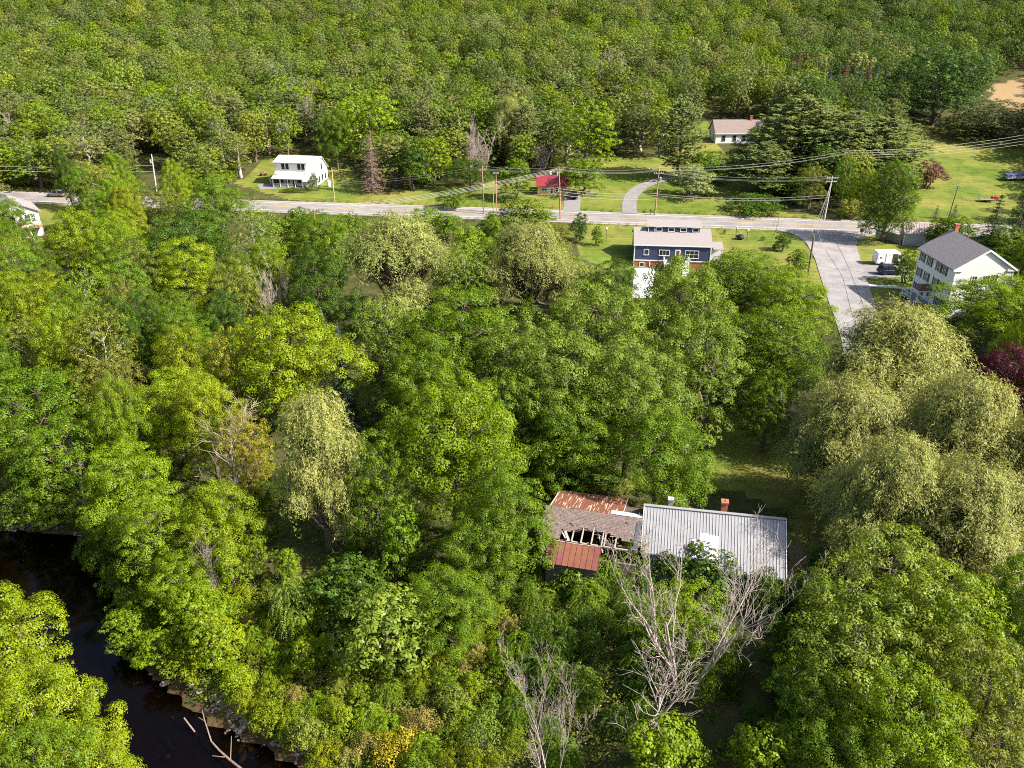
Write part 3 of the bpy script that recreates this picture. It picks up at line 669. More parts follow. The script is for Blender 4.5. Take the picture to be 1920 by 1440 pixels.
# ---------------------------------------------------------------- farmhouse with the grey metal roof
ZR, ZE = 5.6, 3.0
A, B = g(1208, 947, ZR), g(1474, 974, ZR); rz = math.atan2(B[1] - A[1], B[0] - A[0]); Lh = math.hypot(B[0] - A[0], B[1] - A[1])
def loc_of(u, v, z, o=A, r=rz):
    p = g(u, v, z); dx, dy = p[0] - o[0], p[1] - o[1]
    return (dx * math.cos(r) + dy * math.sin(r), -dx * math.sin(r) + dy * math.cos(r), z)
METAL = mat('grey_roof_metal', (.26, .26, .275), (.31, .31, .325), 1.2, .55, metal=.15, spec=.4)
METAL_W = mat('white_roof_metal', (.72, .71, .70), (.62, .61, .60), 1.5, .5, spec=.4)
t = thing('farmhouse', 'old farmhouse under a long grey ribbed metal roof beside the collapsing barn', 'house', (A[0], A[1], 0), rz)
S = Lh * .55
runL, runR = 3.35, 4.15; slL = (ZR - ZE) / runL; zeR = ZR - slL * runR
far = 3.6
wall = MB()
wall.hexa([(.2, -runL + .3, -.3), (S, -runL + .3, -.3), (S, far - .3, -.3), (.2, far - .3, -.3), (.2, -runL + .3, ZE + .1), (S, -runL + .3, ZE + .1), (S, far - .3, ZE + .1), (.2, far - .3, ZE + .1)])
wall.hexa([(S, -runR + .3, -.3), (Lh - .2, -runR + .3, -.3), (Lh - .2, far - .3, -.3), (S, far - .3, -.3), (S, -runR + .3, zeR + .1), (Lh - .2, -runR + .3, zeR + .1), (Lh - .2, far - .3, ZE + .1), (S, far - .3, ZE + .1)])
for x in (.2, Lh - .2):
    rr = runL if x < 1 else runR; ze = ZE if x < 1 else zeR
    wall.poly([(x, -rr + .3, ze + .1), (x, far - .3, ZE + .1), (x, 0, ZR - .08)])
wall.build('wall', boards('farmhouse_wall', (.34, .34, .36), (.26, .26, .28), .14), t)
rf = MB(); rf.slab((0, -runL, ZE), (S, -runL, ZE), (S, 0, ZR), (0, 0, ZR), .12); rf.slab((S, -runR, zeR), (Lh, -runR, zeR), (Lh, 0, ZR), (S, 0, ZR), .12)
rf.slab((0, 0, ZR), (Lh, 0, ZR), (Lh, far, ZR - slL * far), (0, far, ZR - slL * far), .12)
roof = rf.build('roof', METAL, t)
rib = MB()
x = .12
while x < Lh - .1:
    rr = runL if x < S else runR
    rib.hexa([(x - .03, -rr, ZR - slL * rr + .004), (x + .03, -rr, ZR - slL * rr + .004), (x + .03, 0, ZR + .004), (x - .03, 0, ZR + .004), (x - .02, -rr, ZR - slL * rr + .05), (x + .02, -rr, ZR - slL * rr + .05), (x + .02, 0, ZR + .05), (x - .02, 0, ZR + .05)])
    x += .265
tag(rib.build('roof_ribs', mat('grey_rib_metal', (.29, .29, .305), (.34, .34, .355), 2, .5, metal=.15), roof), kind='stuff')
MB().slab((-.05, -.16, ZR + .06), (Lh + .05, -.16, ZR + .06), (Lh + .05, .16, ZR + .06), (-.05, .16, ZR + .06), .05).build('ridge_cap', METAL, roof)
MB().bar((0, -runL * .5, ZR - slL * runL * .5 + .03), (0, -runL * .5, ZR - slL * runL * .5 + .031), .01).build('nail', METAL, roof) if False else None
for x, y0, y1 in ((S - 2.35, -runL + .05, -runL + 1.25), (S - 1.75, -runL + .05, -runL + 1.75), (S - .95, -runL + .05, -runL + 1.65)):
    MB().slab((x, y0, ZR + slL * y0 + .062), (x + .78, y0, ZR + slL * y0 + .062), (x + .78, y1, ZR + slL * y1 + .062), (x, y1, ZR + slL * y1 + .062), .03).build('patch_panel', METAL_W, roof)
for x in (0.0, Lh):
    rr = runL if x < 1 else runR
    MB().bar((x, -rr, ZR - slL * rr), (x, 0, ZR), .05, .18).build('rake_board', WHITE_TRIM, t)
c = chimney(roof, Lh * .573, .75, ZR - .9, ZR + .62, .52)
tag(c, 'red brick chimney')
c = chimney(roof, Lh * .19, .8, ZR - .9, ZR + .30, .42, mat('grey_flue', (.45, .42, .40), (.35, .32, .3), 4, .9))
window(t, (1.6, -runL + .3, 1.6), 0, .8, 1.2); window(t, (4.2, -runL + .3, 1.6), 0, .8, 1.2); window(t, (Lh - 2, -runR + .3, 1.2), 0, .8, 1.1)
window(t, (Lh - .2, -1.2, 1.6), math.pi / 2, .8, 1.2); window(t, (Lh - .2, 1.2, 1.6), math.pi / 2, .8, 1.2)

# ---------------------------------------------------------------- the collapsing barn
BR = 5.0; A2 = g(1026, 947, BR); B2 = g(1178, 969, BR); rz2 = math.atan2(B2[1] - A2[1], B2[0] - A2[0])
barn = thing('ruined_barn', 'collapsing barn with rusty corrugated roof and broken shingle slope', 'barn', (A2[0], A2[1], 0), rz2)
e1 = loc_of(1022, 1005, 4.0, A2, rz2); runN = -e1[1]; LT = loc_of(1204, 975, BR, A2, rz2)[0] - .02
fa = loc_of(1052, 918, 3.6, A2, rz2); fb = loc_of(1171, 934, 3.6, A2, rz2); runF = fa[1] * .97; LF = loc_of(1166, 967, BR, A2, rz2)[0]
ZN = 4.0; slN = (BR - ZN) / runN; ZFAR = 3.6; slF = (BR - ZFAR) / runF
OLDW = mat('weathered_board', (.16, .12, .10), (.27, .22, .19), 2, .95, .6, 12, stretch=(3, 3, .3))
DARKW = mat('old_dark_timber', (.07, .055, .045), (.13, .10, .085), 2, .95)
w = MB(); w.box(0.1, .2, -runN + .1, runF - .1, -.3, 3.5); w.box(LF - .2, LF - .1, .1, runF - .1, -.3, 3.5); w.box(.2, LF - .2, runF - .2, runF - .1, -.3, 3.5); w.box(.2, LT, -runN + .1, -runN + .2, -.3, 2.3)
w.poly([(.1, -runN + .1, 3.5), (.1, runF - .1, 3.5), (.1, 0, BR - .1)]); w.build('wall', OLDW, barn)
MB().box(.2, LT, -runN + .2, runF - .25, -.3, .25).build('floor', DARKW, barn)
# rusty sheets on the far slope
def rust_mat(name, r1, r2, galv, amount):
    m = mat(name, r1, r2, 2.5, .85, stretch=(2.2, .25, 1)); n, l = nt(m); b = n['Principled BSDF']; cr = n['Color Ramp'] if 'Color Ramp' in n else [x for x in n if x.type == 'VALTORGB'][0]
    tc = n['Texture Coordinate']; mp = n.new('ShaderNodeMapping'); mp.inputs['Scale'].default_value = (4.5, .06, 1); l.new(tc.outputs['Object'], mp.inputs[0])
    no = n.new('ShaderNodeTexNoise'); no.inputs['Scale'].default_value = 1.6; no.inputs['Detail'].default_value = 3; l.new(mp.outputs[0], no.inputs['Vector'])
    r = n.new('ShaderNodeValToRGB'); r.color_ramp.elements[0].position = amount; r.color_ramp.elements[1].position = amount + .08; l.new(no.outputs[0], r.inputs[0])
    mx = n.new('ShaderNodeMix'); mx.data_type = 'RGBA'; mx.inputs[7].default_value = (*galv, 1); l.new(r.outputs[0], mx.inputs[0]); l.new(cr.outputs[0], mx.inputs[6]); l.new(mx.outputs[2], b.inputs['Base Color'])
    return m
RUST = rust_mat('rusty_sheet', (.20, .075, .035), (.13, .05, .03), (.46, .38, .34), .55)
ns = 10; x0 = .35; wS = (LF - x0) / ns
for i in range(ns):
    a = x0 + i * wS; m = MB(); k = 12; th = .012
    prof = [(a + wS * 1.03 * j / k, .022 * (j % 2)) for j in range(k + 1)]; up = .006 * (i % 2)
    for (xa, za), (xb, zb_) in zip(prof[:-1], prof[1:]):
        m.slab((xa, .02, BR + za + up), (xb, .02, BR + zb_ + up), (xb, runF + .15, BR - slF * (runF + .15) + zb_ + up), (xa, runF + .15, BR - slF * (runF + .15) + za + up), th)
    m.build('roof_sheet', RUST, barn)
MB().bar((x0 - .06, .02, BR + .01), (x0 - .06, runF + .15, BR - slF * (runF + .15) + .01), .10, .06).build('rake_board', mat('pale_weathered_trim', (.5, .42, .38), (.36, .3, .27), 4, .9), barn)
MB().bar((LF + .03, .02, BR + .01), (LF + .03, runF + .15, BR - slF * (runF + .15) + .01), .07, .06).build('rake_board', MATS['pale_weathered_trim'], barn)
xs0 = loc_of(1144, 966, BR, A2, rz2)[0]
MB().slab((xs0, .03, BR + .06), (LT, .03, BR + .06), (LT, 1.0, BR - slF * 1.0 + .06), (xs0, 1.0, BR - slF * 1.0 + .06), .03).build('white_ridge_sheet', METAL_W, barn)
MB().slab((LF + .05, 1.02, BR - slF - .02), (LT, 1.02, BR - slF - .02), (LT, runF * .6, BR - slF * runF * .6 - .02), (LF + .05, runF * .6, BR - slF * runF * .6 - .02), .05).build('link_roof', DARKW, barn)
# near slope: shingle courses with the lower part fallen in
SHB = mat('old_brown_shingle', (.12, .09, .085), (.225, .17, .155), 3.5, .95, .5, 20, contrast=(.35, .65))
rs = random.Random(3); sh_ = MB(); nC = 22; dl = 1.0 / nC
def hole(xn, tt):
    top = .66 + .07 * math.sin(xn * 9) + .05 * math.sin(xn * 23 + 1)
    return .21 < xn < .955 and tt > top - (.14 if .52 < xn < .56 else 0) + rs.uniform(-.03, .03)
for ci in range(nC):
    t0, t1 = ci * dl, (ci + 1.25) * dl; x = -.12 + (ci % 2) * .12
    while x < LT:
        wd = .24 + rs.uniform(-.02, .02); xn = (x + .12) / LT
        if not hole(xn, (t0 + t1) / 2) and rs.random() > .012:
            ya, yb = -runN * t0, -runN * t1; lift = .022 + rs.uniform(-.004, .012); dy = rs.uniform(-.012, .012)
            sag = -.10 * math.sin(math.pi * min(1, max(0, xn))) * t0
            sh_.hexa([(x, yb + dy, BR - slN * -yb + sag), (x + wd - .015, yb + dy, BR - slN * -yb + sag), (x + wd - .015, ya, BR - slN * -ya + sag), (x, ya, BR - slN * -ya + sag),
                      (x, yb + dy, BR - slN * -yb + lift + sag), (x + wd - .015, yb + dy, BR - slN * -yb + lift + sag), (x + wd - .015, ya, BR - slN * -ya + .006 + sag), (x, ya, BR - slN * -ya + .006 + sag)])
        x += wd
tag(sh_.build('roof_shingles', SHB, barn), kind='stuff')
dk = MB()
for xa, xb, tb in ((-.1, LT * .21, 1.0), (LT * .21, LT * .955, .60), (LT * .955, LT, 1.0)):
    dk.slab((xa, -runN * tb, BR - slN * runN * tb - .12), (xb, -runN * tb, BR - slN * runN * tb - .12), (xb, 0, BR - .03), (xa, 0, BR - .03), .05)
dk.build('roof_deck', DARKW, barn)
RAFT = mat('bare_rafter', (.42, .35, .30), (.28, .23, .2), 4, .9)
for xn in (.335, .43, .535, .64, .665, .775):
    x = xn * LT; MB().bar((x, -.3, BR - slN * .3 - .16), (x, -runN - .05, BR - slN * runN - .16), .10, .16).build('rafter', RAFT, barn)
MB().bar((LT * .2, -runN + .15, ZN - .32), (LT, -runN + .15, ZN - .32), .14, .16).build('wall_plate', RAFT, barn)
MB().bar((LT * .66, -runN * .72, 3.5), (LT * .95, -runN * .70, 3.35), .08, .12).build('purlin', RAFT, barn)
for p0, p1, ww in (((LT * .25, -runN * .75, 4.25), (LT * .31, -runN - .1, 3.95), .22), ((LT * .22, -runN * .78, 4.2), (LT * .27, -runN * .98, 4.05), .12), ((LT * .5, -runN * .95, 3.1), (LT * .505, -runN, 4.0), .14), ((LT * .69, -runN * .8, 3.2), (LT * .79, -runN - .1, 3.75), .1), ((LT * .6, -runN * .7, 4.1), (LT * .66, -runN * 1.05, 3.3), .1), ((LT * .71, -runN * .68, 4.25), (LT * .9, -runN * .64, 4.32), .1)):
    MB().bar(p0, p1, ww, .03).build('broken_board', RAFT, barn)
MB().slab((LT * .955, -runN * .98, BR - slN * runN * .98 + .05), (LT, -runN * .98, BR - slN * runN * .98 + .05), (LT, -.4, BR - slN * .4 + .05), (LT * .955, -.4, BR - slN * .4 + .05), .03).build('shade_sheet', mat('shade_sheet', (.05, .055, .07), (.08, .085, .1), 3, .8), barn)  # dark sheet painting the shade the farmhouse throws on this end of the slope
# red lean-to roof in front
REDM = mat('red_painted_sheet', (.19, .062, .055), (.13, .045, .04), 1.2, .7, spec=.35)
ORM = mat('orange_rust_sheet', (.215, .085, .045), (.15, .055, .04), 1.5, .8)
l0 = loc_of(1030, 1010, 3.8, A2, rz2); l1 = loc_of(1128, 1027, 3.8, A2, rz2); l2 = loc_of(1031, 1056, 2.75, A2, rz2)
nP = 9
for i in range(nP):
    fa_, fb_ = i / nP, (i + .985) / nP; xa = l0[0] + (l1[0] - l0[0]) * fa_; xb = l0[0] + (l1[0] - l0[0]) * fb_; yt = -runN - .12; yb = yt - (l0[1] - l2[1]) * .98
    m = MB(); zt = 3.82 - .10 * math.sin(math.pi * fa_); zt2 = 3.82 - .10 * math.sin(math.pi * fb_); zb_ = 2.78
    m.slab((xa, yb, zb_), (xb, yb, zb_), (xb, yt, zt2), (xa, yt, zt), .015); m.hexa([(xb - .03, yb, zb_), (xb + .005, yb, zb_), (xb + .005, yt, zt2), (xb - .03, yt, zt2), (xb - .025, yb, zb_ + .035), (xb, yb, zb_ + .035), (xb, yt, zt2 + .035), (xb - .025, yt, zt2 + .035)])
    m.build('roof_sheet', REDM if i < 3 or i > 7 else ORM, barn)
MB().tube([(l0[0] - .1 + (l1[0] - l0[0] + .2) * k / 10, -runN - .1, 3.86 - .10 * math.sin(math.pi * k / 10) + .015 * math.sin(k * 2.1)) for k in range(11)], .035, 6).build('flashing', MATS['pale_weathered_trim'], barn)
MB().box(l0[0] + .1, l1[0] - .1, yb + .15, yb + .25, -.4, 2.68).build('lean_to_wall', DARKW, barn)
MB().box(l0[0] + .1, l0[0] + .2, yb + .25, -runN, -.4, 3.0).build('lean_to_wall', DARKW, barn)

# ---------------------------------------------------------------- blue house
BLUE = boards('navy_clapboard', (.035, .048, .105), (.045, .06, .125), .14)
bl = g(1190, 461, 2.7); br = g(1334, 465, 2.7); rzb = math.atan2(br[1] - bl[1], br[0] - bl[0]); W = math.hypot(br[0] - bl[0], br[1] - bl[1])
t = thing('blue_house', 'navy blue house with clerestory windows, grey roof and white deck', 'house', (bl[0], bl[1], 0), rzb)
D, ZT = 9.0, 2.95; RIDGE = 5.05
w = gable_body(0, W, 0, D, -.05, ZT, RIDGE - .1, 'x'); w.build('wall', BLUE, t)
MB().box(.05, W - .05, .05, D, -2.2, -.06).build('brick_basement', BRICK, t)
MB().box(-.06, W + .06, -.06, -.001, -.16, .02).build('belt_board', WHITE_TRIM, t)
for x in (-.05, W - .12): MB().box(x, x + .17, -.05, .12, .03, ZT + .1).build('corner_board', WHITE_TRIM, t)
for x in (-.03, W - .1): MB().box(x, x + .13, -.03, .1, -2.2, -.17).build('corner_board', WHITE_TRIM, t)
r = gable_roof(0, W, 0, D, ZT, RIDGE, .18, .14, 'x', rake=.2).build('roof', SHINGLE_GREY, t)
MB().box(-.21, W + .21, -.23, -.185, ZT - .12, ZT + .08).build('fascia', WHITE_TRIM, r)
cx0, cx1 = g(1213, 428, 5.6)[0] - bl[0] + .2, g(1312, 428, 5.6)[0] - bl[0] - .1
yc = 3.3; zc = ZT + (RIDGE - ZT) * yc / (D / 2)
w = MB().box(cx0, cx1, yc, D - 2.8, zc - .6, zc + 1.22).build('clerestory', BLUE, t)
MB().slab((cx0 - .3, yc - .12, zc + 1.36), (cx1 + .3, yc - .12, zc + 1.36), (cx1 + .3, D - 2.4, zc + 1.8), (cx0 - .3, D - 2.4, zc + 1.8), .12).build('clerestory_roof', SHINGLE_GREY, r)
MB().box(cx0 - .31, cx1 + .31, yc - .16, yc - .125, zc + 1.2, zc + 1.33).build('clerestory_fascia', WHITE_TRIM, r)
for k in range(4): window(w, (cx0 + 2.0 + k * (cx1 - cx0 - 2.6) / 3.1, yc, zc + .66), 0, 1.05, .6, bars=(0, 0))
for x in (cx0, cx0 + 1.2, cx1): MB().box(x - .06, x + .06, yc - .04, yc - .003, zc, zc + 1.0).build('corner_board', WHITE_TRIM, w)
window(t, (2.3, 0, 1.55), 0, .8, 1.0, bars=(0, 0)); window(t, (5.7, 0, 1.5), 0, 1.8, 1.0, bars=(2, 0)); window(t, (10.9, 0, 1.3), 0, 2.4, 1.4, bars=(2, 1))
window(t, (1.6, .05, -.95), 0, .75, .7, bars=(0, 0))
dr = MB().box(7.75, 8.75, -.05, -.002, .05, 2.2).build('door', WHITE_TRIM, t); MB().box(7.95, 8.55, -.07, -.052, .4, 2.0).build('pane', mat('door_glass', (.16, .08, .06), (.1, .05, .04), 2, .3), dr); MB().box(8.62, 8.68, -.10, -.052, 1.0, 1.12).build('handle', BLACK_SH, dr)
MB().box(3.0, 3.12, -.06, .04, -2.1, -.2).build('basement_post', WHITE_TRIM, t)
# right wing (covered porch)
pw = MB(); pw.slab((W + .46, .3, 2.35), (W + 2.4, .3, 2.35), (W + 2.4, 3.4, 3.0), (W + .46, 3.4, 3.0), .14); pw.build('porch_roof', SHINGLE_GREY, t)
MB().box(W + .02, W + 2.2, 1.9, 3.2, -.3, 2.3).build('porch_wall', WHITE, t)
for x in (W + 1.2, W + 2.2): MB().box(x - .07, x + .07, .4, .54, -.2, 2.2).build('porch_post', WHITE_TRIM, t)
# white deck with railing and steps
dx0, dx1, dd = 5.6, 10.3, 2.6
dk_ = MB().box(dx0, dx1, -dd, -.08, -.12, .02).build('deck', mat('white_deck', (.74, .73, .72), (.66, .65, .64), 3, .6), t)
ra = MB()
for p0, p1 in (((dx0 + .05, -dd + .05), (dx1 - 1.4, -dd + .05)), ((dx0 + .05, -dd + .05), (dx0 + .05, -.1)), ((dx1 - .05, -dd + .05), (dx1 - .05, -.1))):
    n_ = max(3, int(math.hypot(p1[0] - p0[0], p1[1] - p0[1]) / .16))
    for z in (.12, .92): ra.bar((*p0, z), (*p1, z), .07, .06)
    for i in range(n_ + 1): f = i / n_; x, y = p0[0] + (p1[0] - p0[0]) * f, p0[1] + (p1[1] - p0[1]) * f; ra.box(x - .02, x + .02, y - .02, y + .02, .15, .89)
ra.build('railing', WHITE_TRIM, dk_)
for x, y in ((dx0 + .1, -dd + .1), (dx1 - .1, -dd + .1), ((dx0 + dx1) / 2, -dd + .1)): MB().box(x - .07, x + .07, y - .07, y + .07, -2.1, -.13).build('deck_post', WHITE_TRIM, dk_)
for i in range(7): MB().box(dx1 - 1.35, dx1 - .1, -dd - .28 * (i + 1), -dd - .28 * i - .02, -.2 * (i + 1) - .06, -.2 * (i + 1)).build('step', WHITE_TRIM, dk_)
GRILL = thing('barbecue_grill', 'dark covered barbecue grill on the white deck', 'grill', (0, 0, 0)); GRILL.parent = None
gp = Matrix.Rotation(rzb, 4, 'Z') @ Vector((dx0 + 1.0, -1.2, 0)); GRILL.location = (bl[0] + gp.x, bl[1] + gp.y, .02); GRILL.rotation_euler = (0, 0, rzb)
MB().hexa([(-.5, -.28, .5), (.5, -.28, .5), (.5, .28, .5), (-.5, .28, .5), (-.42, -.2, 1.1), (.42, -.2, 1.1), (.42, .2, 1.1), (-.42, .2, 1.1)]).build('lid', BLACK_SH, GRILL, bevel=.04)
MB().box(-.38, .38, -.22, .22, 0, .49).build('cart', BLACK_SH, GRILL)

# ---------------------------------------------------------------- tall white house by the side road
t = thing('white_house', 'tall three storey white clapboard house with black shutters and brick chimney', 'house', (68.2, 118.1, 0), R_(1.5))
WW, DD, ZE2, ZR2 = 9.1, 11.4, 8.0, 10.9
wall = gable_body(0, WW, 0, DD, -.5, ZE2, ZR2, 'y').build('wall', WHITE, t)
r = gable_roof(0, WW, 0, DD, ZE2, ZR2, .45, .18, 'y', rake=.16).build('roof', SHINGLE_GREY, t)
for s in (0, 1):
    x = -.45 if s == 0 else WW + .45; sl_ = (ZR2 - ZE2) / (WW / 2)
    MB().bar((x, -.19, ZE2 - sl_ * .45 + .05), (WW / 2, -.19, ZR2 + .05), .05, .26).build('rake_board', WHITE_TRIM, r)
    a, b_ = (-.45, 1.1) if s == 0 else (WW - 1.1, WW + .45); MB().box(a, b_, -.155, -.003, ZE2 - .38, ZE2 - .12).build('cornice_return', WHITE_TRIM, r)
for x in (-.03, WW - .15): MB().box(x, x + .18, -.035, -.003, -.4, ZE2 - .2).build('corner_board', WHITE_TRIM, t)
chimney(r, WW / 2 + .35, DD - .6, ZR2 - .6, ZR2 + 1.15, .6)
LW = -math.pi / 2
for zi, z in enumerate((1.75, 4.3, 6.85)):
    for y in ((10.0, 7.6, 4.7, 3.0) if zi else (10.0, 8.4, 3.0, 1.6)):
        window(t, (0, y if zi else y, z), LW, .8, 1.35, shutters=1)
for x, z in ((3.2, 6.3), (5.2, 6.35), (6.4, 6.5), (3.2, 3.6), (6.3, 3.6)): window(t, (x, 0, z), 0, .72, 1.05)
p = MB(); p.hexa([(-2.3, 4.9, 2.75), (-.002, 4.9, 2.75), (-.002, 7.1, 2.75), (-2.3, 7.1, 2.75), (-1.5, 5.6, 3.5), (-.002, 5.6, 3.5), (-.002, 6.4, 3.5), (-1.5, 6.4, 3.5)])
pr = p.build('porch_roof', mat('brown_porch_roof', (.16, .075, .06), (.24, .12, .10), 3, .8), t)
MB().box(-2.34, -.003, 4.86, 7.14, 2.55, 2.745).build('porch_fascia', WHITE_TRIM, pr)
po = MB().box(-2.4, -.003, 4.4, 10.2, .55, .68).build('porch_floor', mat('grey_deck_paint', (.3, .29, .29), (.24, .23, .23), 3, .7), t)
for y in (5.0, 7.0, 9.9): MB().box(-2.3, -2.15, y - .07, y + .07, -.3, 2.55 if y < 8 else 1.55).build('porch_post', WHITE_TRIM, t)
for y0_, y1_ in ((4.45, 5.0), (7.0, 9.9)):
    q = MB()
    for z in (.85, 1.5): q.bar((-2.22, y0_, z), (-2.22, y1_, z), .07, .07)
    q.bar((-2.22, y0_, .8), (-2.22, y1_, 1.5), .05, .05); q.build('railing', WHITE_TRIM, po)
for i in range(3): MB().box(-2.75 - .3 * i, -2.42 - .3 * i, 5.2, 6.8, -.2, .5 - .17 * (i + 1)).build('step', CONC, po)
dr = MB().box(-.05, -.004, 5.5, 6.45, .7, 2.45).build('door', mat('white_door', (.7, .7, .69), (.65, .65, .64), 3, .5), t); MB().box(-.075, -.052, 5.7, 6.25, 1.5, 2.25).build('pane', GLASS, dr)
# side balcony at the back right
bq = MB(); bq.box(WW + .01, WW + 1.7, 1.0, 4.5, 5.0, 5.12).build('balcony_floor', WHITE_TRIM, t)
MB().box(WW + 1.6, WW + 1.7, 1.0, 4.5, 5.13, 5.95).build('balcony_rail', WHITE_TRIM, t); MB().box(WW + .02, WW + 1.59, 1.0, 1.1, 5.13, 5.95).build('balcony_rail', WHITE_TRIM, t)
for y in (1.05, 4.4): MB().box(WW + 1.5, WW + 1.62, y, y + .12, 0, 7.6).build('balcony_post', mat('tan_post', (.42, .32, .18), (.35, .26, .15), 3, .8), t)

# ---------------------------------------------------------------- white house with porch, across the main road
h0 = hit(518, 347); h1 = hit(594, 350)
t = thing('porch_house', 'white two storey house with columned front porch and round shrubs', 'house', (h0[0], h0[1], min(h0[2], h1[2]) - .1), math.atan2(h1[1] - h0[1], h1[0] - h0[0]))
W3 = math.hypot(h1[0] - h0[0], h1[1] - h0[1]); D3 = 8.5; ze, zr = 3.1, 7.0; ym = 4.6
wall = MB(); Aq = [(0, -.0, -.6), (0, D3, -.6), (0, D3, ze + .5), (0, ym, zr - .12), (0, -.0, ze + .2)]; Bq = [(W3, y, z) for _, y, z in Aq]
wall.poly(Aq); wall.poly(Bq)
for i in range(5): j = (i + 1) % 5; wall.poly([Aq[i], Aq[j], Bq[j], Bq[i]])
wall.build('wall', WHITE, t)
WROOF = mat('pale_metal_roof', (.50, .49, .48), (.44, .43, .42), 1.0, .5, metal=.1, spec=.4)
rf = MB(); s1 = (zr - ze) / (ym + .4)
rf.slab((W3 * .74, -2.2, ze - s1 * 1.8 + .1), (W3 + .35, -2.2, ze - s1 * 1.8 + .1), (W3 + .35, ym, zr + .1), (W3 * .74, ym, zr + .1), .14)
rf.slab((-.35, ym, zr + .1), (W3 + .35, ym, zr + .1), (W3 + .35, D3 + .4, ze + .45), (-.35, D3 + .4, ze + .45), .14)
r3 = rf.build('roof', WROOF, t)
dm = MB().box(.1, W3 * .78, .35, ym, ze - .3, zr - 1.05).build('dormer', WHITE, t)
MB().slab((-.35, -.05, zr - .95), (W3 * .82, -.05, zr - .95), (W3 * .82, ym, zr + .14), (-.35, ym, zr + .14), .14).build('dormer_roof', WROOF, r3)
for x in (.21, .31, .60, .70): window(dm, (W3 * x, .35, zr - 2.0), 0, .62, 1.25, bars=(0, 1), frame=BLACK_SH)
MB().slab((-.2, -2.3, ze - .75), (W3 * .76, -2.3, ze - .75), (W3 * .76, .34, ze + .3), (-.2, .34, ze + .3), .14).build('porch_roof', WROOF, r3)
MB().box(0, W3 * .78, -2.1, -.01, -.6, .1).build('porch_floor', mat('porch_boards', (.35, .33, .33), (.3, .28, .28), 3, .8), t)
for i in range(5): x = .1 + (W3 * .74 - .2) * i / 4; MB().box(x - .09, x + .09, -2.05, -1.87, .1, ze - .84).build('porch_post', WHITE_TRIM, t)
q = MB()
for z in (.35, .95): q.bar((.1, -1.96, z), (W3 * .5, -1.96, z), .05, .06)
for i in range(24): x = .15 + (W3 * .5 - .2) * i / 23; q.box(x - .02, x + .02, -1.98, -1.94, .37, .93)
q.build('railing', WHITE_TRIM, t)
for x in (.15, .3, .58): window(t, (W3 * x, 0, 1.6), 0, .8, 1.3, bars=(0, 1), frame=BLACK_SH)
MB().box(W3 * .42, W3 * .42 + .95, -.06, -.003, .12, 2.2).build('door', mat('dark_door', (.05, .05, .07), (.08, .07, .09), 3, .5), t)
for y, z in ((2.2, 1.6), (4.6, 1.7), (6.6, 1.7), (4.4, 4.6)): window(t, (W3, y, z), math.pi / 2, .7, 1.3, bars=(0, 1), frame=BLACK_SH)
an = MB(); an.slab((-2.6, 1.2, 2.0), (-.36, 1.2, 2.8), (-.36, 6.0, 2.8), (-2.6, 6.0, 2.0), .12); an.build('annex_roof', WROOF, t); MB().box(-2.4, -.002, 1.5, 5.8, -.5, 2.0).build('annex_wall', WHITE, t)

# ---------------------------------------------------------------- yellow cottage
h0 = hit(1008, 366); h1 = hit(1063, 366)
YEL = boards('yellow_clapboard', (.62, .42, .12), (.54, .36, .10), .12)
t = thing('yellow_cottage', 'small yellow cottage with a red metal roof behind the utility pole', 'cottage', (h0[0], h0[1], min(h0[2], h1[2]) - .1), R_(-1))
W4 = math.hypot(h1[0] - h0[0], h1[1] - h0[1])
gable_body(0, W4, 0, 6.2, -.6, 2.55, 4.3, 'x').build('wall', YEL, t)
RROOF = mat('red_metal_roof', (.26, .03, .04), (.20, .028, .035), 1.5, .45, spec=.5)
r4 = gable_roof(0, W4, 0, 6.2, 2.55, 4.4, .4, .12, 'x').build('roof', RROOF, t)
rb = MB()
for i in range(20): x = -.3 + (W4 + .6) * i / 19; rb.bar((x, -.4, 2.55 - .24 + .17), (x, 3.1, 4.4 + .17), .04, .04)
tag(rb.build('roof_ribs', RROOF, r4), kind='stuff')
BW = mat('pale_blue_trim', (.55, .62, .68), (.5, .57, .63), 3, .5)
window(t, (W4 * .22, 0, 1.55), 0, 1.3, 1.0, bars=(1, 0), frame=BW); window(t, (W4 * .66, 0, 1.55), 0, .7, 1.1, bars=(0, 1)); window(t, (W4 * .80, 0, 1.55), 0, 1.4, 1.1, bars=(1, 0)); window(t, (W4 * .93, 0, 1.55), 0, .5, 1.1)
dr = MB().box(W4 * .41, W4 * .41 + .95, -.06, -.003, .1, 2.15).build('door', WHITE_TRIM, t); MB().box(W4 * .41 + .2, W4 * .41 + .75, -.08, -.062, .6, 1.9).build('pane', GLASS, dr)
MB().box(W4 - .05, W4 + .1, -.05, -.002, -.4, 2.5).build('corner_board', mat('cream_trim', (.75, .68, .5), (.7, .63, .46), 3, .6), t)
MB().box(-.4, W4 + .3, -1.1, -.07, -.6, -.05).build('front_step', CONC, t)
chimney(r4, W4 * .45, 3.9, 3.6, 5.1, .45, mat('white_brick', (.7, .68, .66), (.6, .58, .56), 8, .9))

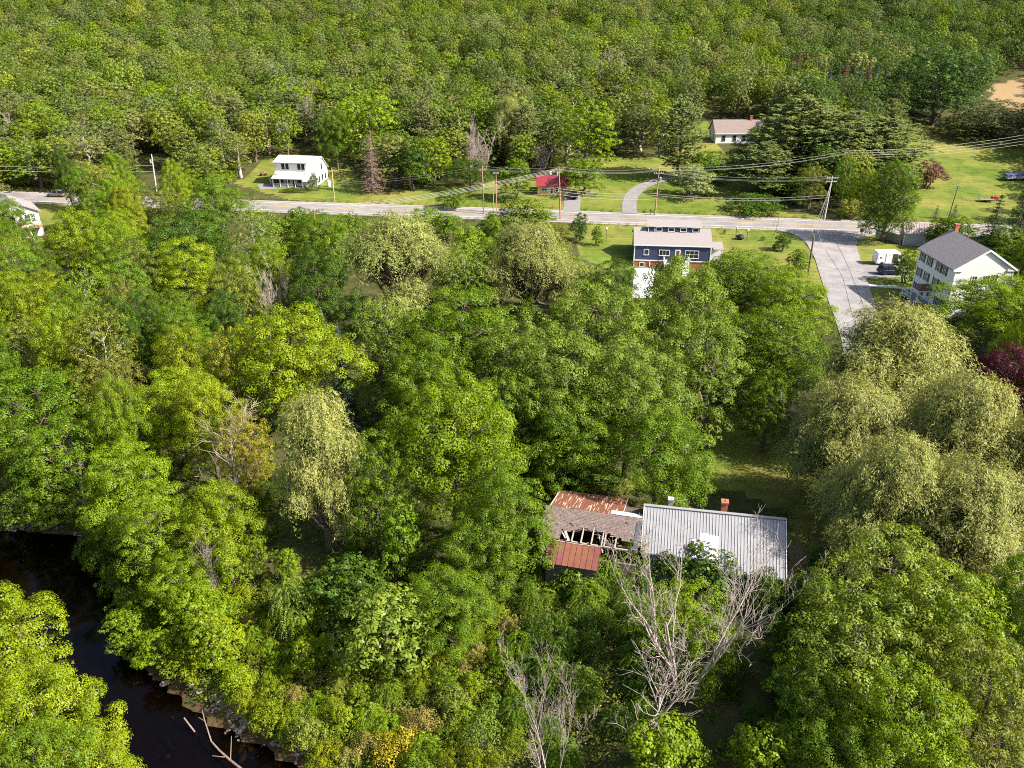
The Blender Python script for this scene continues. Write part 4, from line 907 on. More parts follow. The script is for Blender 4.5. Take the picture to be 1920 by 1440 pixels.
# ---------------------------------------------------------------- white farmhouse by the woods
h0 = hit(1341, 269); h1 = hit(1434, 269)
t = thing('woodside_house', 'long white house with a faded mauve roof at the edge of the woods', 'house', (h0[0], h0[1], min(h0[2], h1[2]) - .2), R_(1.0))
W5 = math.hypot(h1[0] - h0[0], h1[1] - h0[1]); D5 = 9.0
gable_body(0, W5, 0, D5, -.8, 3.3, 6.3, 'x').build('wall', WHITE, t)
r5 = gable_roof(0, W5, 0, D5, 3.3, 6.45, .35, .14, 'x').build('roof', SHINGLE_MAUVE, t)
MB().box(-.36, W5 + .36, -.42, -.38, 2.98, 3.22).build('fascia', WHITE_TRIM, r5)
chimney(r5, W5 * .76, 4.4, 5.9, 7.6, .65)
for x in (.16, .38, .57, .75, .9): window(t, (W5 * x, 0, 1.75), 0, .95, 1.5, bars=(0, 1), frame=mat('grey_window_trim', (.3, .3, .33), (.25, .25, .28), 3, .6))
for y, z in ((2.6, 1.8), (6.3, 1.8), (4.5, 4.4)): window(t, (0, y, z), -math.pi / 2, .8, 1.3)
# ---------------------------------------------------------------- white house at the bend on the left
hc = g(86, 441, 0)
t = thing('balcony_house', 'white house with grey roof and wooden balcony below the road bend', 'house', (hc[0] - 6.9, hc[1] - 5.3, -.2), R_(38))
gable_body(0, 8.4, 0, 9, -.6, 5.5, 7.6, 'y').build('wall', WHITE, t)
r6 = gable_roof(0, 8.4, 0, 9, 5.5, 7.7, .5, .15, 'y').build('roof', SHINGLE_GREY, t)
window(t, (3.6, 0, 4.0), 0, .5, 1.3); window(t, (5.2, 0, 4.2), 0, .55, 1.5); window(t, (6.2, 0, 4.2), 0, .9, 1.5, bars=(1, 1)); window(t, (7.3, 0, 4.2), 0, .55, 1.5); window(t, (6, 0, 1.3), 0, 1.6, 1.3, bars=(1, 0))
bf = MB().box(2.8, 8.4, -2.0, -.01, 2.45, 2.6).build('balcony', mat('brown_deck', (.24, .12, .09), (.32, .17, .13), 3, .8), t)
q = MB(); q.bar((2.8, -1.95, 3.4), (8.4, -1.95, 3.4), .08, .08); q.bar((8.35, -1.95, 3.4), (8.35, -.05, 3.4), .08, .08)
for i in range(16): x = 2.85 + 5.5 * i / 15; q.box(x - .03, x + .03, -1.98, -1.92, 2.61, 3.36)
q.build('railing', MATS['brown_deck'], bf)
for x in (2.95, 5.6, 8.25): MB().box(x - .08, x + .08, -1.95, -1.8, -.4, 2.44).build('deck_post', MATS['brown_deck'], bf)
# ---------------------------------------------------------------- shed and fence by the intersection
hs = g(1694, 459, 0)
t = thing('garden_shed', 'grey shed with a ribbed metal roof beside the board fence', 'shed', (hs[0] - .2, hs[1], -.1), R_(-14))
gable_body(0, 6.5, 0, 4.4, -.3, 2.6, 4.0, 'x').build('wall', boards('grey_shed_wall', (.44, .42, .43), (.36, .35, .36), .2), t)
r7 = gable_roof(0, 6.5, 0, 4.4, 2.6, 4.1, .25, .08, 'x').build('roof', mat('weathered_tin', (.36, .30, .32), (.26, .19, .19), 1.4, .6, stretch=(2, .4, 1), spec=.4), t)
for i in range(15): x = -.2 + 6.9 * i / 14; MB().bar((x, -.25, 2.6 - .17 + .14), (x, 2.2, 4.1 + .14), .05, .05).build('roof_rib', MATS['weathered_tin'], r7)
MB().box(-.05, 0.08, -.06, .03, -.2, 2.55).build('corner_board', WHITE_TRIM, t)
f0, f1, f2 = g(1641, 446), g(1662, 450), g(1688, 458)
t = thing('board_fence', 'weathered grey board fence at the corner by the stop sign', 'fence', (f0[0], f0[1], 0))
FB = mat('fence_board', (.26, .23, .22), (.36, .33, .31), 3, .95, .4, 14, stretch=(1, 1, .2))
pts = [f0, f1, f2]; fm = MB().box(-.07, .07, -.012, .012, 0, 1.75).mesh('board', FB)
for a, b_ in ((f0, f1), (f1, f2)):
    L_ = math.hypot(b_[0] - a[0], b_[1] - a[1]); n_ = int(L_ / .15); ang = math.atan2(b_[1] - a[1], b_[0] - a[0])
    for i in range(n_):
        f = (i + .5) / n_; link('board', fm, t, (a[0] + (b_[0] - a[0]) * f - f0[0], a[1] + (b_[1] - a[1]) * f - f0[1], .05 + rg.uniform(-.02, .02)), ang)
    for f in (0, .5, 1): x, y = a[0] + (b_[0] - a[0]) * f - f0[0], a[1] + (b_[1] - a[1]) * f - f0[1]; MB().box(x - .06, x + .06, y + .02, y + .14, -.3, 1.85).build('post', FB, t)
# ---------------------------------------------------------------- utility poles and wires
POLEW = mat('pole_wood', (.30, .17, .11), (.40, .25, .17), 2, .95, .3, 10, stretch=(2, 2, .3))
POLEG = mat('pole_grey', (.42, .39, .36), (.52, .49, .46), 2, .95)
POLED = mat('pole_dark', (.13, .09, .07), (.2, .14, .11), 2, .95)
STEEL = mat('galvanised', (.45, .46, .48), (.38, .39, .41), 3, .45, metal=.6)
CERAM = mat('insulator', (.62, .6, .58), (.5, .48, .46), 3, .3)
def solve_top(bx, by, bz, ut, vt):
    lo, hi = 2.0, 25.0
    for _ in range(40):
        m = (lo + hi) / 2; v = proj(bx, by, bz + m)[1]
        if v > vt: lo = m
        else: hi = m
    d = proj(bx, by, bz + lo)[2]
    return ((ut - 960) / F_PX * d, by, bz + lo)
TOPS = {}
def pole(key, ub, vb, ut, vt, label, m=POLEW, r=.16, arms=(), transformer=None, hmin=None, axis=(1, 0)):
    b = hit(ub, vb); tp = solve_top(*b, ut, vt); h = tp[2] - b[2]; dx = tp[0] - b[0]
    t = thing('utility_pole', label, 'pole', b, 0, 'utility poles along the roads'); TOPS[key] = tp
    MB().tube([(0, 0, -.8), (dx * .5, 0, h * .5), (dx, 0, h)], [r * 1.15, r, r * .72], 10).build('shaft', m, t)
    for dz, ln in arms:
        f = (h - dz) / h; a = MB(); a.box(dx * f - ln / 2 * axis[0] - .05 * axis[1], dx * f + ln / 2 * axis[0] + .05 * axis[1], -ln / 2 * axis[1] - .05 - .1, ln / 2 * axis[1] + .05 - .1, h - dz - .06, h - dz + .06)
        ao = a.build('crossarm', m, t)
        for s in (-.46, -.25, .25, .46): MB().lathe([(.03, 0), (.06, .05), (.04, .1), (.06, .14), (.03, .2)], 8, (dx * f + s * ln * axis[0], s * ln * axis[1] - .1, h - dz + .06)).build('insulator', CERAM, ao)
    if transformer:
        dz, s = transformer; f = (h - dz) / h; tr = MB().lathe([(.02, 0), (.24, .02), (.25, .1), (.25, .8), (.22, .9), (.05, .93)], 14, (dx * f + s * .45, -.1, h - dz - .5)).build('transformer', STEEL, t)
        MB().bar((dx * f, -.1, h - dz), (dx * f + s * .45, -.1, h - dz), .08).build('bracket', STEEL, tr)
    MB().lathe([(.03, 0), (.06, .06), (.035, .12), (.02, .22)], 8, (dx, 0, h)).build('pole_top_insulator', CERAM, t)
    return t
pole('P1', 907, 401, 904, 312, 'tall reddish wooden utility pole left of the thin pole pair', arms=((.9, 1.6),))
pole('P2', 931, 399, 930, 324, 'thin reddish pole with small crossarm near the yellow cottage', r=.12, arms=((.15, 1.2),))
pole('P2b', 925, 399, 925, 341, 'short stub pole close beside a thin reddish pole', r=.11)
pole('P3', 1051, 411, 1048, 314, 'wooden utility pole with transformer in front of the yellow cottage', POLEW, arms=((.5, 2.2),), transformer=(1.3, -1))
pole('P4', 1228, 404, 1236, 315, 'utility pole with transformer at the mouth of the curving driveway', POLEW, arms=((1.2, 2.2),), transformer=(2.4, 1))
pole('P5', 1545, 413, 1561, 331, 'grey utility pole with double crossarms on the bank behind the junction', POLEG, arms=((.3, 2.6), (1.1, 2.4)))
pole('P6', 1514, 520, 1528, 431, 'dark leaning utility pole on the verge of the side road', POLED, arms=((.25, 1.8),))
pole('P7', 1778, 410, 1797, 347, 'slim dark pole leaning over the lawn by two blue spruces', POLED, r=.12, arms=((.3, .8),))
pole('P8', 294, 362, 284, 290, 'pale grey pole rising out of the trees near the parked road car', POLEG, r=.17, transformer=(1.6, -1))
pole('P9', 627, 376, 622, 317, 'pale tan pole standing beside the white porch house', mat('pole_tan', (.55, .42, .26), (.45, .34, .2), 2, .9), r=.12)
hl = g(66, 452, 0); tl = thing('leaning_pole', 'white painted pole leaning against the balcony house', 'pole', hl)
MB().tube([(0, 0, -.3), (-1.4, .6, 4.2), (-2.6, 1.0, 7.6)], [.15, .14, .12], 8).build('shaft', mat('white_pole_paint', (.7, .68, .64), (.6, .58, .54), 2, .8), tl)
for key, u, v, h in (('H1', 1592, 283, 13), ('H2', 588, 392, 9), ('R1', 2090, 215, 13), ('L1', -170, 300, 11)):
    x, y, z = top_at(u, v, h / .96); TOPS[key] = (x, y, z + h)
    if key in ('H1', 'H2'):
        t = thing('utility_pole', {'H1': 'utility pole hidden among the tall pines', 'H2': 'utility pole hidden in the trees below the road'}[key], 'pole', (x, y, z), 0, 'utility poles along the roads')
        MB().tube([(0, 0, -.5), (0, 0, h)], [.18, .12], 8).build('shaft', POLEW, t); MB().box(-1.1, 1.1, -.05, .05, h - .4, h - .28).build('crossarm', POLEW, t)
WIRE = mat('wire', (.30, .30, .27), (.36, .36, .33), 3, .6)
def wire(a, b, sag, r, label, da=(0, 0, 0), db=(0, 0, 0), group='overhead wires'):
    a = Vector(TOPS[a]) + Vector(da) if isinstance(a, str) else Vector(a); b = Vector(TOPS[b]) + Vector(db) if isinstance(b, str) else Vector(b)
    n = 18; P = [a + (b - a) * (i / n) - Vector((0, 0, sag * 4 * (i / n) * (1 - i / n))) for i in range(n + 1)]
    return tag(MB().tube(P, r, 5).build('utility_wire', WIRE), label, 'wire', group)
for k, (dy, dz) in enumerate(((0, .1), (.5, -.5), (-.6, -.5))):
    wire('P1', 'P3', .5, 0.021, 'overhead wire strung between the tall reddish pole and the cottage pole', (0, dy, dz), (0, dy, dz))
    wire('P3', 'P4', .7, 0.021, 'overhead wire strung between the cottage pole and the driveway pole', (0, dy, dz), (0, dy, dz))
    wire('P4', 'H1', 1.2, 0.021, 'overhead wire running from the driveway pole into the pines', (0, dy, dz), (dy, 0, dz))
    wire('P4', 'P5', 1.0, 0.020, 'overhead wire between the driveway pole and the junction bank pole', (0, dy, dz - .6), (0, dy, dz))
    wire('P9', 'P1', .6, 0.021, 'overhead wire rising from the tan pole to the tall reddish pole', (0, dy, dz - 3.5), (0, dy, dz)) if k < 2 else None
    wire('P5', 'P6', .8, 0.018, 'overhead wire crossing the junction to the dark leaning pole', (0, dy * .4, dz - .8), (dy, 0, dz + .2))
for k in range(4):
    wire('H2', 'P3', .9, 0.026, 'overhead wire climbing from the trees below the road to the cottage pole', (k * .3 - .4, 0, -.25 * k), (0, .2 * k, -.1 - .3 * k))
    wire('H1', 'R1', 2.2, 0.026, 'overhead wire sweeping from the pines across the right-hand lawn', (k * .3, 0, -.5 * k), (k * .3, 0, -.9 * k))
for k, (za, zb_) in enumerate(((-4.6, -4.2), (-5.2, -4.6), (-5.9, -5.4))):
    wire('P1', 'P3', .5, 0.039, 'low communication cable between the tall reddish pole and the cottage pole', (0, -.15, za), (0, -.15, zb_ - .2))
    wire('P3', 'P4', .6, 0.039, 'low communication cable between the cottage pole and the driveway pole', (0, -.15, za), (0, -.15, zb_ - 1.5))
    wire('P4', 'P5', .9, 0.039, 'low communication cable between the driveway pole and the junction bank pole', (0, -.15, zb_ - 1.6), (0, -.15, za + .6)) if k < 2 else None
    wire('L1', 'P8', .8, 0.035, 'cable running along the road edge to the pale grey pole', (0, 0, -.5 - .7 * k), (0, 0, -2.6 - 1.5 * k)) if k < 2 else None
p6 = TOPS['P6']
wire('P6', (40.0, 84.0, 7.0), .8, 0.018, 'overhead wire following the side road down to the willows', (-.5, 0, 0)); wire('P6', (41.0, 84.0, 7.0), .8, 0.018, 'overhead wire following the side road down to the willows', (.5, 0, 0))
wire('P6', (68.4, 123, 7.4), .5, 0.015, 'service wire from the dark leaning pole to the tall white house', (0, 0, -1.2))

# ---------------------------------------------------------------- stop sign, lamps, mailbox, tank, boulder
b = hit(1612, 453); t = thing('stop_sign', 'red octagonal stop sign at the corner of the side road', 'sign', b, R_(-35))
MB().box(-.04, .04, -.03, .03, -.3, 2.3).build('post', STEEL, t)
pts = [(.42 * math.cos(R_(22.5 + 45 * k)), .42 * math.sin(R_(22.5 + 45 * k))) for k in range(8)]
def octa(s, y, name, m, par):
    q = MB(); f = [(x * s, y, 2.35 + z * s) for x, z in pts]; k = [(x * s, y + .006, 2.35 + z * s) for x, z in pts]; q.poly(f); q.poly(k)
    for i in range(8): j = (i + 1) % 8; q.poly([f[i], f[j], k[j], k[i]])
    return q.build(name, m, par)
pl = octa(1.0, -.05, 'plate_border', mat('sign_white', (.8, .8, .8), (.75, .75, .75), 3, .4), t); octa(.93, -.058, 'plate', mat('sign_red', (.55, .02, .025), (.5, .02, .025), 3, .4), t)
tc_ = bpy.data.curves.new('lettering', 'FONT'); tc_.body = 'STOP'; tc_.size = .30; tc_.align_x = 'CENTER'; tc_.align_y = 'CENTER'; tc_.extrude = .002
to = bpy.data.objects.new('lettering_curve', tc_); COL.objects.link(to); bpy.context.view_layer.update()
tm = bpy.data.meshes.new_from_object(to.evaluated_get(bpy.context.evaluated_depsgraph_get())); bpy.data.objects.remove(to); tm.materials.clear(); tm.materials.append(MATS['sign_white'])
lo_ = link('lettering', tm, t, (0, -.062, 2.35)); lo_.rotation_euler = (math.pi / 2, 0, 0)
GLOBE = mat('globe_glass', (.85, .85, .83), (.8, .8, .78), 3, .2)
for u, v, h, lab in ((1379, 447, 2.2, 'lamp post with white globe left of the dark boulder'), (1400, 451, 2.0, 'lamp post with white globe right of the dark boulder'), (1136, 452, 2.4, 'lamp post with white head on the lawn west of the blue house')):
    b = hit(u, v); t = thing('lamp_post', lab, 'lamp', b); MB().tube([(0, 0, -.2), (0, 0, h)], [.06, .045], 8).build('post', BLACK_SH, t)
    MB().lathe([(.05, -.05), (.16, .02), (.24, .14), (.25, .25), (.2, .38), (.08, .46)], 12, (0, 0, h)).build('globe', GLOBE, t, smooth=True)
def rock_mesh(name, seed, m, sub=2, sq=.6):
    bm = bmesh.new(); bmesh.ops.create_icosphere(bm, subdivisions=sub, radius=.5); r = np.random.default_rng(seed); cuts = rand_dirs(r, 9); dd_ = r.uniform(.28, .46, 9)
    for v in bm.verts:
        for c, d in zip(cuts, dd_):
            e = float(np.dot(c, v.co)) - d
            if e > 0: v.co -= Vector(c) * e
        v.co *= 1 + r.normal() * .02; v.co.z *= sq
    me = bpy.data.meshes.new(name); bm.to_mesh(me); bm.free(); me.materials.append(m); return me
STONE = mat('river_stone', (.20, .155, .14), (.32, .26, .235), 3, .85, .4, 14); STONE_D = mat('dark_boulder', (.06, .05, .045), (.11, .09, .08), 4, .9, .5)
b = hit(1388, 449); o = tag(link('boulder', rock_mesh('boulder', 3, STONE_D, 2, .8), None, (b[0], b[1], b[2] + .55)), 'dark boulder between the two globe lamps', 'boulder'); o.scale = (2.2, 1.6, 1.7)
b = hit(617, 350); t = thing('gas_tank', 'white upright gas tank beside the white porch house', 'tank', b)
MB().lathe([(.02, -.1), (.4, -.05), (.45, .2), (.45, 1.4), (.38, 1.62), (.1, 1.75)], 14).build('shell', WHITE_TRIM, t, smooth=True); MB().lathe([(.1, 0), (.1, .12), (.03, .16)], 8, (0, 0, 1.75)).build('valve', STEEL, t)
b = hit(1219, 403); t = thing('mailbox', 'dark mailbox on a post by the driveway pole', 'mailbox', b); MB().box(-.05, .05, -.05, .05, -.2, 1.0).build('post', OLDW, t)
MB().hexa([(-.12, -.25, 1.0), (.12, -.25, 1.0), (.12, .25, 1.0), (-.12, .25, 1.0), (-.08, -.25, 1.25), (.08, -.25, 1.25), (.08, .25, 1.25), (-.08, .25, 1.25)]).build('box', BLACK_SH, t, bevel=.02)

# ---------------------------------------------------------------- vehicles
TYRE = mat('tyre_rubber', (.02, .02, .02), (.03, .03, .03), 5, .9); RIM = mat('wheel_rim', (.4, .4, .42), (.35, .35, .37), 3, .4, metal=.6)
CARGL = mat('car_glass', (.012, .014, .018), (.025, .03, .035), 2, .1, spec=.5)
TAIL = mat('tail_light', (.4, .02, .02), (.35, .02, .02), 3, .3); HEADL = mat('head_light', (.75, .75, .72), (.7, .7, .68), 3, .2)
def wheels(t, L, W_, r, xs_):
    k = ('wheel', r)
    if k not in WIN:
        WIN[k] = (MB().lathe([(r * .6, -.1), (r * .95, -.1), (r, -.06), (r, .06), (r * .95, .1), (r * .6, .1)], 18, axis='y').mesh('tyre', TYRE, smooth=False), MB().lathe([(.02, -.085), (r * .3, -.09), (r * .62, -.07), (r * .62, .07), (r * .3, .09), (.02, .085)], 14, axis='y').mesh('rim', RIM))
    for x in xs_:
        for s in (-1, 1):
            w_ = link('wheel', WIN[k][0], t, (x, s * (W_ / 2 - .1), r)); link('rim', WIN[k][1], w_)
def loft(secs):
    """closed shell through cross-sections (x, [(y, z), ...])"""
    m = MB(); n = len(secs[0][1])
    for x, pr in secs: m.v += [(x, y, z) for y, z in pr]
    for i in range(len(secs) - 1):
        for j in range(n): A_, B_ = i * n + j, i * n + (j + 1) % n; m.f.append((A_, B_, B_ + n, A_ + n))
    m.f.append(tuple(reversed(range(n)))); m.f.append(tuple((len(secs) - 1) * n + j for j in range(n))); return m
def body_sec(w, z0, z1, ch=.1): return [(-w + .06, z0), (w - .06, z0), (w, z0 + .2), (w, z1 - ch), (w - ch, z1), (-w + ch, z1), (-w, z1 - ch), (-w, z0 + .2)]
def car(label, loc, rz, paint, L=4.4, W_=1.8, suv=False, group=None):
    t = thing('car', label, 'car', loc, rz, group); h = .5 * W_; zb = .95 if suv else .85; zt = 1.68 if suv else 1.45
    secs = [(-L * .5, .5, .62), (-L * .46, .42, zb - .08), (-L * .3, .28, zb), (L * .12, .28, zb), (L * .3, .28, zb - .07), (L * .44, .34, zb - .18), (L * .5, .45, .62)]
    wds = [.82, .95, 1, 1, 1, .94, .8]
    loft([(x, body_sec(h * k, z0 - .08, z1, .08)) for (x, z0, z1), k in zip(secs, wds)]).build('body', paint, t, smooth=False)
    rear = -L * .46 if suv else -L * .42
    gs = [(rear, zb - .02, zb + .05, .8), (rear + .25, zb - .02, zt - .06, .72), (-L * .1, zb - .02, zt, .70), (L * .08, zb - .02, zt - .04, .7), (L * .27, zb - .06, zb + .02, .8)]
    loft([(x, [(-h * .93, z0), (h * .93, z0), (h * .92, z0 + .02), (h * k, z1), (-h * k, z1), (-h * .92, z0 + .02)]) for x, z0, z1, k in gs]).build('windows', CARGL, t)
    MB().hexa([(rear + .3, -h * .72, zt - .055), (L * .1, -h * .7, zt - .055), (L * .1, h * .7, zt - .055), (rear + .3, h * .72, zt - .055), (rear + .38, -h * .66, zt + .02), (L * .04, -h * .64, zt + .02), (L * .04, h * .64, zt + .02), (rear + .38, h * .66, zt + .02)]).build('roof', paint, t)
    for x in (-L * .16, L * .13):
        for s in (-1, 1): MB().bar((x, s * h * .95, zb), (x - .05, s * h * .72, zt - .02), .09, .05).build('pillar', paint, t)
    wheels(t, L, W_, .34, (-L * .3, L * .31))
    for s in (-1, 1):
        MB().box(L * .47, L * .495, s * h * .72 - .16, s * h * .72 + .16, .58, .72).build('headlight', HEADL, t); MB().box(-L * .495, -L * .47, s * h * .75 - .12, s * h * .75 + .12, .62, .82).build('tail_light', TAIL, t)
    return t
def paint(n_, c): return mat('paint_' + n_, c, tuple(x * .9 for x in c), 2, .3, spec=.35)
b = g(1668, 514, 0); car('navy blue hatchback parked beside the white van', (b[0], b[1], .06), R_(2), paint('navy', (.012, .02, .05)), 4.5, 1.82, True)
b = hit(107, 369); car('dark silver car driving on the main road near the bend', (b[0], b[1], b[2] + .09), R_(172), paint('silver', (.17, .17, .18)), 4.6, 1.8, True)
b = hit(1076, 371); car('black car parked nose-out at the yellow cottage', (b[0], b[1], b[2] + .07), R_(-92), paint('black', (.01, .01, .012)), 4.4, 1.8)
b = g(1664, 497, 0); t = thing('white_van', 'white high-roof cargo van with its side door slid open', 'van', (b[0] + .4, b[1] + .6, .06), R_(1)); WP = paint('van_white', (.8, .8, .79))
vs = [(-2.85, .5, 2.35, .9), (-2.75, .32, 2.5, .97), (-2.5, .3, 2.56, 1), (.9, .3, 2.58, 1), (1.35, .3, 2.45, .99), (1.85, .3, 1.6, .98), (2.1, .3, 1.25, .97), (2.65, .34, 1.0, .94), (2.85, .45, .8, .85)]
loft([(x, body_sec(1.0 * k, z0, z1, .16)) for x, z0, z1, k in vs]).build('body', WP, t)
MB().box(.05, 1.05, -1.012, -.99, .5, 2.2).build('opening_shade_panel', mat('van_shade', (.05, .025, .02), (.09, .05, .035), 4, .9), t)  # dark slab on the closed body; its colour stands for the shaded hold
dv = MB().box(-1.15, -.02, -1.06, -1.014, .42, 2.3).build('sliding_door', WP, t); MB().box(-.2, -.1, -1.09, -1.062, 1.2, 1.3).build('handle', BLACK_SH, dv)
MB().hexa([(1.2, -1.01, 1.3), (1.95, -1.01, 1.25), (1.8, -1.0, 1.5), (1.2, -1.0, 1.5), (1.2, -1.005, 1.95), (1.5, -.99, 1.95), (1.52, -.98, 1.9), (1.2, -.99, 1.95)]).build('side_window', CARGL, t)
MB().hexa([(1.45, -.8, 2.33), (1.90, -.8, 1.53), (1.90, .8, 1.53), (1.45, .8, 2.33), (1.5, -.8, 2.36), (1.95, -.8, 1.56), (1.95, .8, 1.56), (1.5, .8, 2.36)]).build('windscreen', CARGL, t)
wheels(t, 5.7, 2.0, .37, (-1.75, 1.9))
for s in (-1, 1): MB().box(-2.87, -2.84, s * .8 - .08, s * .8 + .08, 1.0, 1.5).build('tail_light', TAIL, t); MB().box(2.72, 2.80, s * .68 - .14, s * .68 + .14, .75, .95).build('headlight', HEADL, t)
MB().box(-2.3, -1.9, -1.016, -1.001, 1.35, 1.6).build('side_emblem', mat('emblem_navy', (.03, .04, .12), (.03, .04, .12), 3, .4), t)
# pontoon boat on trailer
b = hit(1904, 337); t = thing('pontoon_boat', 'pontoon boat under a blue cover parked on the mown lawn', 'boat', b, R_(4))
for s in (-.85, .85): MB().tube([(-3.4, s, .75), (-3.0, s, .62), (2.9, s, .62), (3.5, s, .85)], [.1, .3, .3, .06], 10).build('pontoon', STEEL, t)
MB().box(-3.2, 3.1, -1.2, 1.2, .9, 1.0).build('deck', WHITE_TRIM, t)
loft([(x, [(-1.15, 1.0), (1.15, 1.0), (1.1, z1 - .2), (.5, z1), (-.5, z1), (-1.1, z1 - .2)]) for x, z1 in ((-3.1, 1.5), (-2.2, 1.75), (-.8, 1.65), (.6, 1.9), (2, 1.7), (3.0, 1.45))]).build('cover', mat('blue_cover', (.08, .09, .26), (.13, .14, .33), 1.5, .8), t)
wheels(t, 6, 2.0, .3, (-.4, .4))
# trailer with mower and ramp
b = hit(1850, 378); t = thing('utility_trailer', 'small open trailer with raised ramp on the lawn', 'trailer', b, R_(-8)); MB().box(-1.9, 1.5, -.8, .8, .5, .58).build('bed', OLDW, t)
q = MB()
for y in (-.8, -.27, .27, .8): q.bar((-1.95, y, .58), (-2.25, y, 1.9), .06)
for z in (.7, 1.3, 1.9): q.bar((-1.98 - (z - .6) * .23, -.8, z), (-1.98 - (z - .6) * .23, .8, z), .06)
q.build('ramp', STEEL, t); wheels(t, 3, 1.9, .3, (-.2,)); MB().bar((1.5, 0, .52), (2.8, 0, .45), .08).build('drawbar', STEEL, t)
def tractor(label, loc, rz, m):
    t = thing('lawn_tractor', label, 'tractor', loc, rz); MB().box(.1, 1.0, -.32, .32, .45, .95).build('bonnet', m, t, bevel=.08); MB().box(-.75, .1, -.45, .45, .38, .62).build('chassis', m, t, bevel=.05)
    MB().hexa([(-.65, -.25, .63), (-.15, -.25, .63), (-.15, .25, .63), (-.65, .25, .63), (-.75, -.25, 1.1), (-.6, -.25, .75), (-.6, .25, .75), (-.75, .25, 1.1)]).build('seat', BLACK_SH, t)
    MB().tube([(.05, 0, .85), (-.15, 0, 1.15)], .03, 6).build('steering_column', BLACK_SH, t); wheels(t, 1.8, 1.0, .32, (-.5, .6)); return t
b = hit(1863, 376); tractor('red lawn tractor standing beside the small open trailer', (b[0], b[1], b[2] + .02), R_(10), paint('red', (.45, .02, .03)))
b = hit(1760, 415); tractor('red ride-on mower parked behind the shed', (b[0], b[1], b[2] + .02), R_(-60), paint('red2', (.5, .03, .04)))
b = hit(494, 329); tractor('orange lawn tractor on the grass left of the white porch house', (b[0], b[1], b[2] + .02), R_(30), paint('orange', (.55, .16, .02)))

# ---------------------------------------------------------------- river stones and driftwood
RK = [rock_mesh('river_rock', s, STONE) for s in range(6)]
big = [(283, 1264, .55), (331, 1265, .85), (311, 1282, 1.0), (363, 1297, 1.0), (380, 1312, .75), (394, 1301, .7), (345, 1281, .35), (398, 1288, .6), (452, 1418, .85), (314, 1414, .5), (423, 1374, .4), (490, 1407, .4), (370, 1304, .4), (269, 1196, .4), (450, 1372, .6), (412, 1330, .6), (436, 1346, .55), (462, 1352, .6), (475, 1383, .6), (520, 1394, .6), (558, 1420, .6), (405, 1322, .5), (448, 1388, .5), (500, 1374, .55)]
for i, (u, v, s) in enumerate(big):
    x, y, _ = g(u, v, -4.1); o = link('river_rock', RK[i % 6], None, (x, y, max(tz1(x, y), -4.4) + .12 * s)); s *= .8; o.scale = (s * 1.25, s, s); o.rotation_euler = (0, 0, i * 1.7)
    tag(o, 'pale brown river rock at the water edge', 'rock', 'rocks along the river edge')
rr_ = np.random.default_rng(8); V, T, k = [], [], 0
base = [np.array([v.co for v in m.vertices]) for m in RK]; tri = [np.array([p.vertices for p in m.polygons]) for m in RK]
def cobbles(n, pts, spread, s0, s1):
    global k
    P = smooth_line([g(u, v, -4.1)[:2] for u, v in pts], .3)
    for _ in range(n):
        c = P[rr_.integers(len(P))] + rr_.normal(size=2) * spread; s = rr_.uniform(s0, s1); i = rr_.integers(6); a = rr_.uniform(0, 6.28); ca, sa = math.cos(a), math.sin(a)
        q = base[i] * s; q = np.stack([q[:, 0] * ca - q[:, 1] * sa, q[:, 0] * sa + q[:, 1] * ca, q[:, 2]], 1) + np.array([c[0], c[1], max(tz1(*c), -4.45) + .05 * s]); V.append(q); T.append(tri[i] + k); k += len(q)
cobbles(260, [(405, 1325), (440, 1345), (475, 1365), (470, 1395)], .55, .18, .5); cobbles(200, [(470, 1380), (530, 1395), (580, 1430), (640, 1460)], .5, .15, .45); cobbles(260, [(20, 985), (90, 992), (140, 1000), (175, 1020)], .9, .2, .55); cobbles(90, [(270, 1255), (340, 1275), (390, 1305)], .8, .12, .35)
tag(link('cobble_bar', np_mesh('cobble_bar', np.concatenate(V), tris=np.concatenate(T), m=STONE)), 'bar of small stones along the river edge', 'stones', kind='stuff')
DRIFT = mat('driftwood', (.25, .19, .16), (.16, .12, .10), 4, .95)
def log_(label, pts, r0, r1, twigs=0):
    P = [Vector(g(u, v, z)) for u, v, z in pts]; n = len(P); t = thing('driftwood_branch', label, 'branch', P[-1]); o = P[-1]
    MB().tube([p - o for p in P], [(r1 + (r0 - r1) * i / (n - 1)) * .8 for i in range(n)], 7).build('limb', DRIFT, t)
    return t, o
t, o = log_('long bare branch fallen into the river from the stony bank', [(379, 1332, -3.0), (384, 1352, -3.3), (396, 1390, -3.7), (412, 1408, -3.9), (432, 1426, -4.0), (456, 1445, -3.9)], .13, .04)
for a, b in (((432, 1426, -4.0), (434, 1380, -3.2)), ((425, 1420, -4.0), (398, 1417, -3.8)), ((384, 1352, -3.3), (372, 1345, -3.3))):
    MB().tube([Vector(g(*a)) - o, Vector(g(*b)) - o], [.04, .018], 5).build('twig', DRIFT, t)
log_('short broken log standing out of the water', [(345, 1346, -3.5), (371, 1380, -4.3)], .09, .07)
log_('sunken log lying under the dark water', [(305, 1378, -4.35), (325, 1405, -4.4)], .09, .06)
log_('bare branch leaning from the left bank over the river', [(243, 1370, -2.4), (228, 1395, -2.8), (212, 1425, -3.4)], .06, .03)
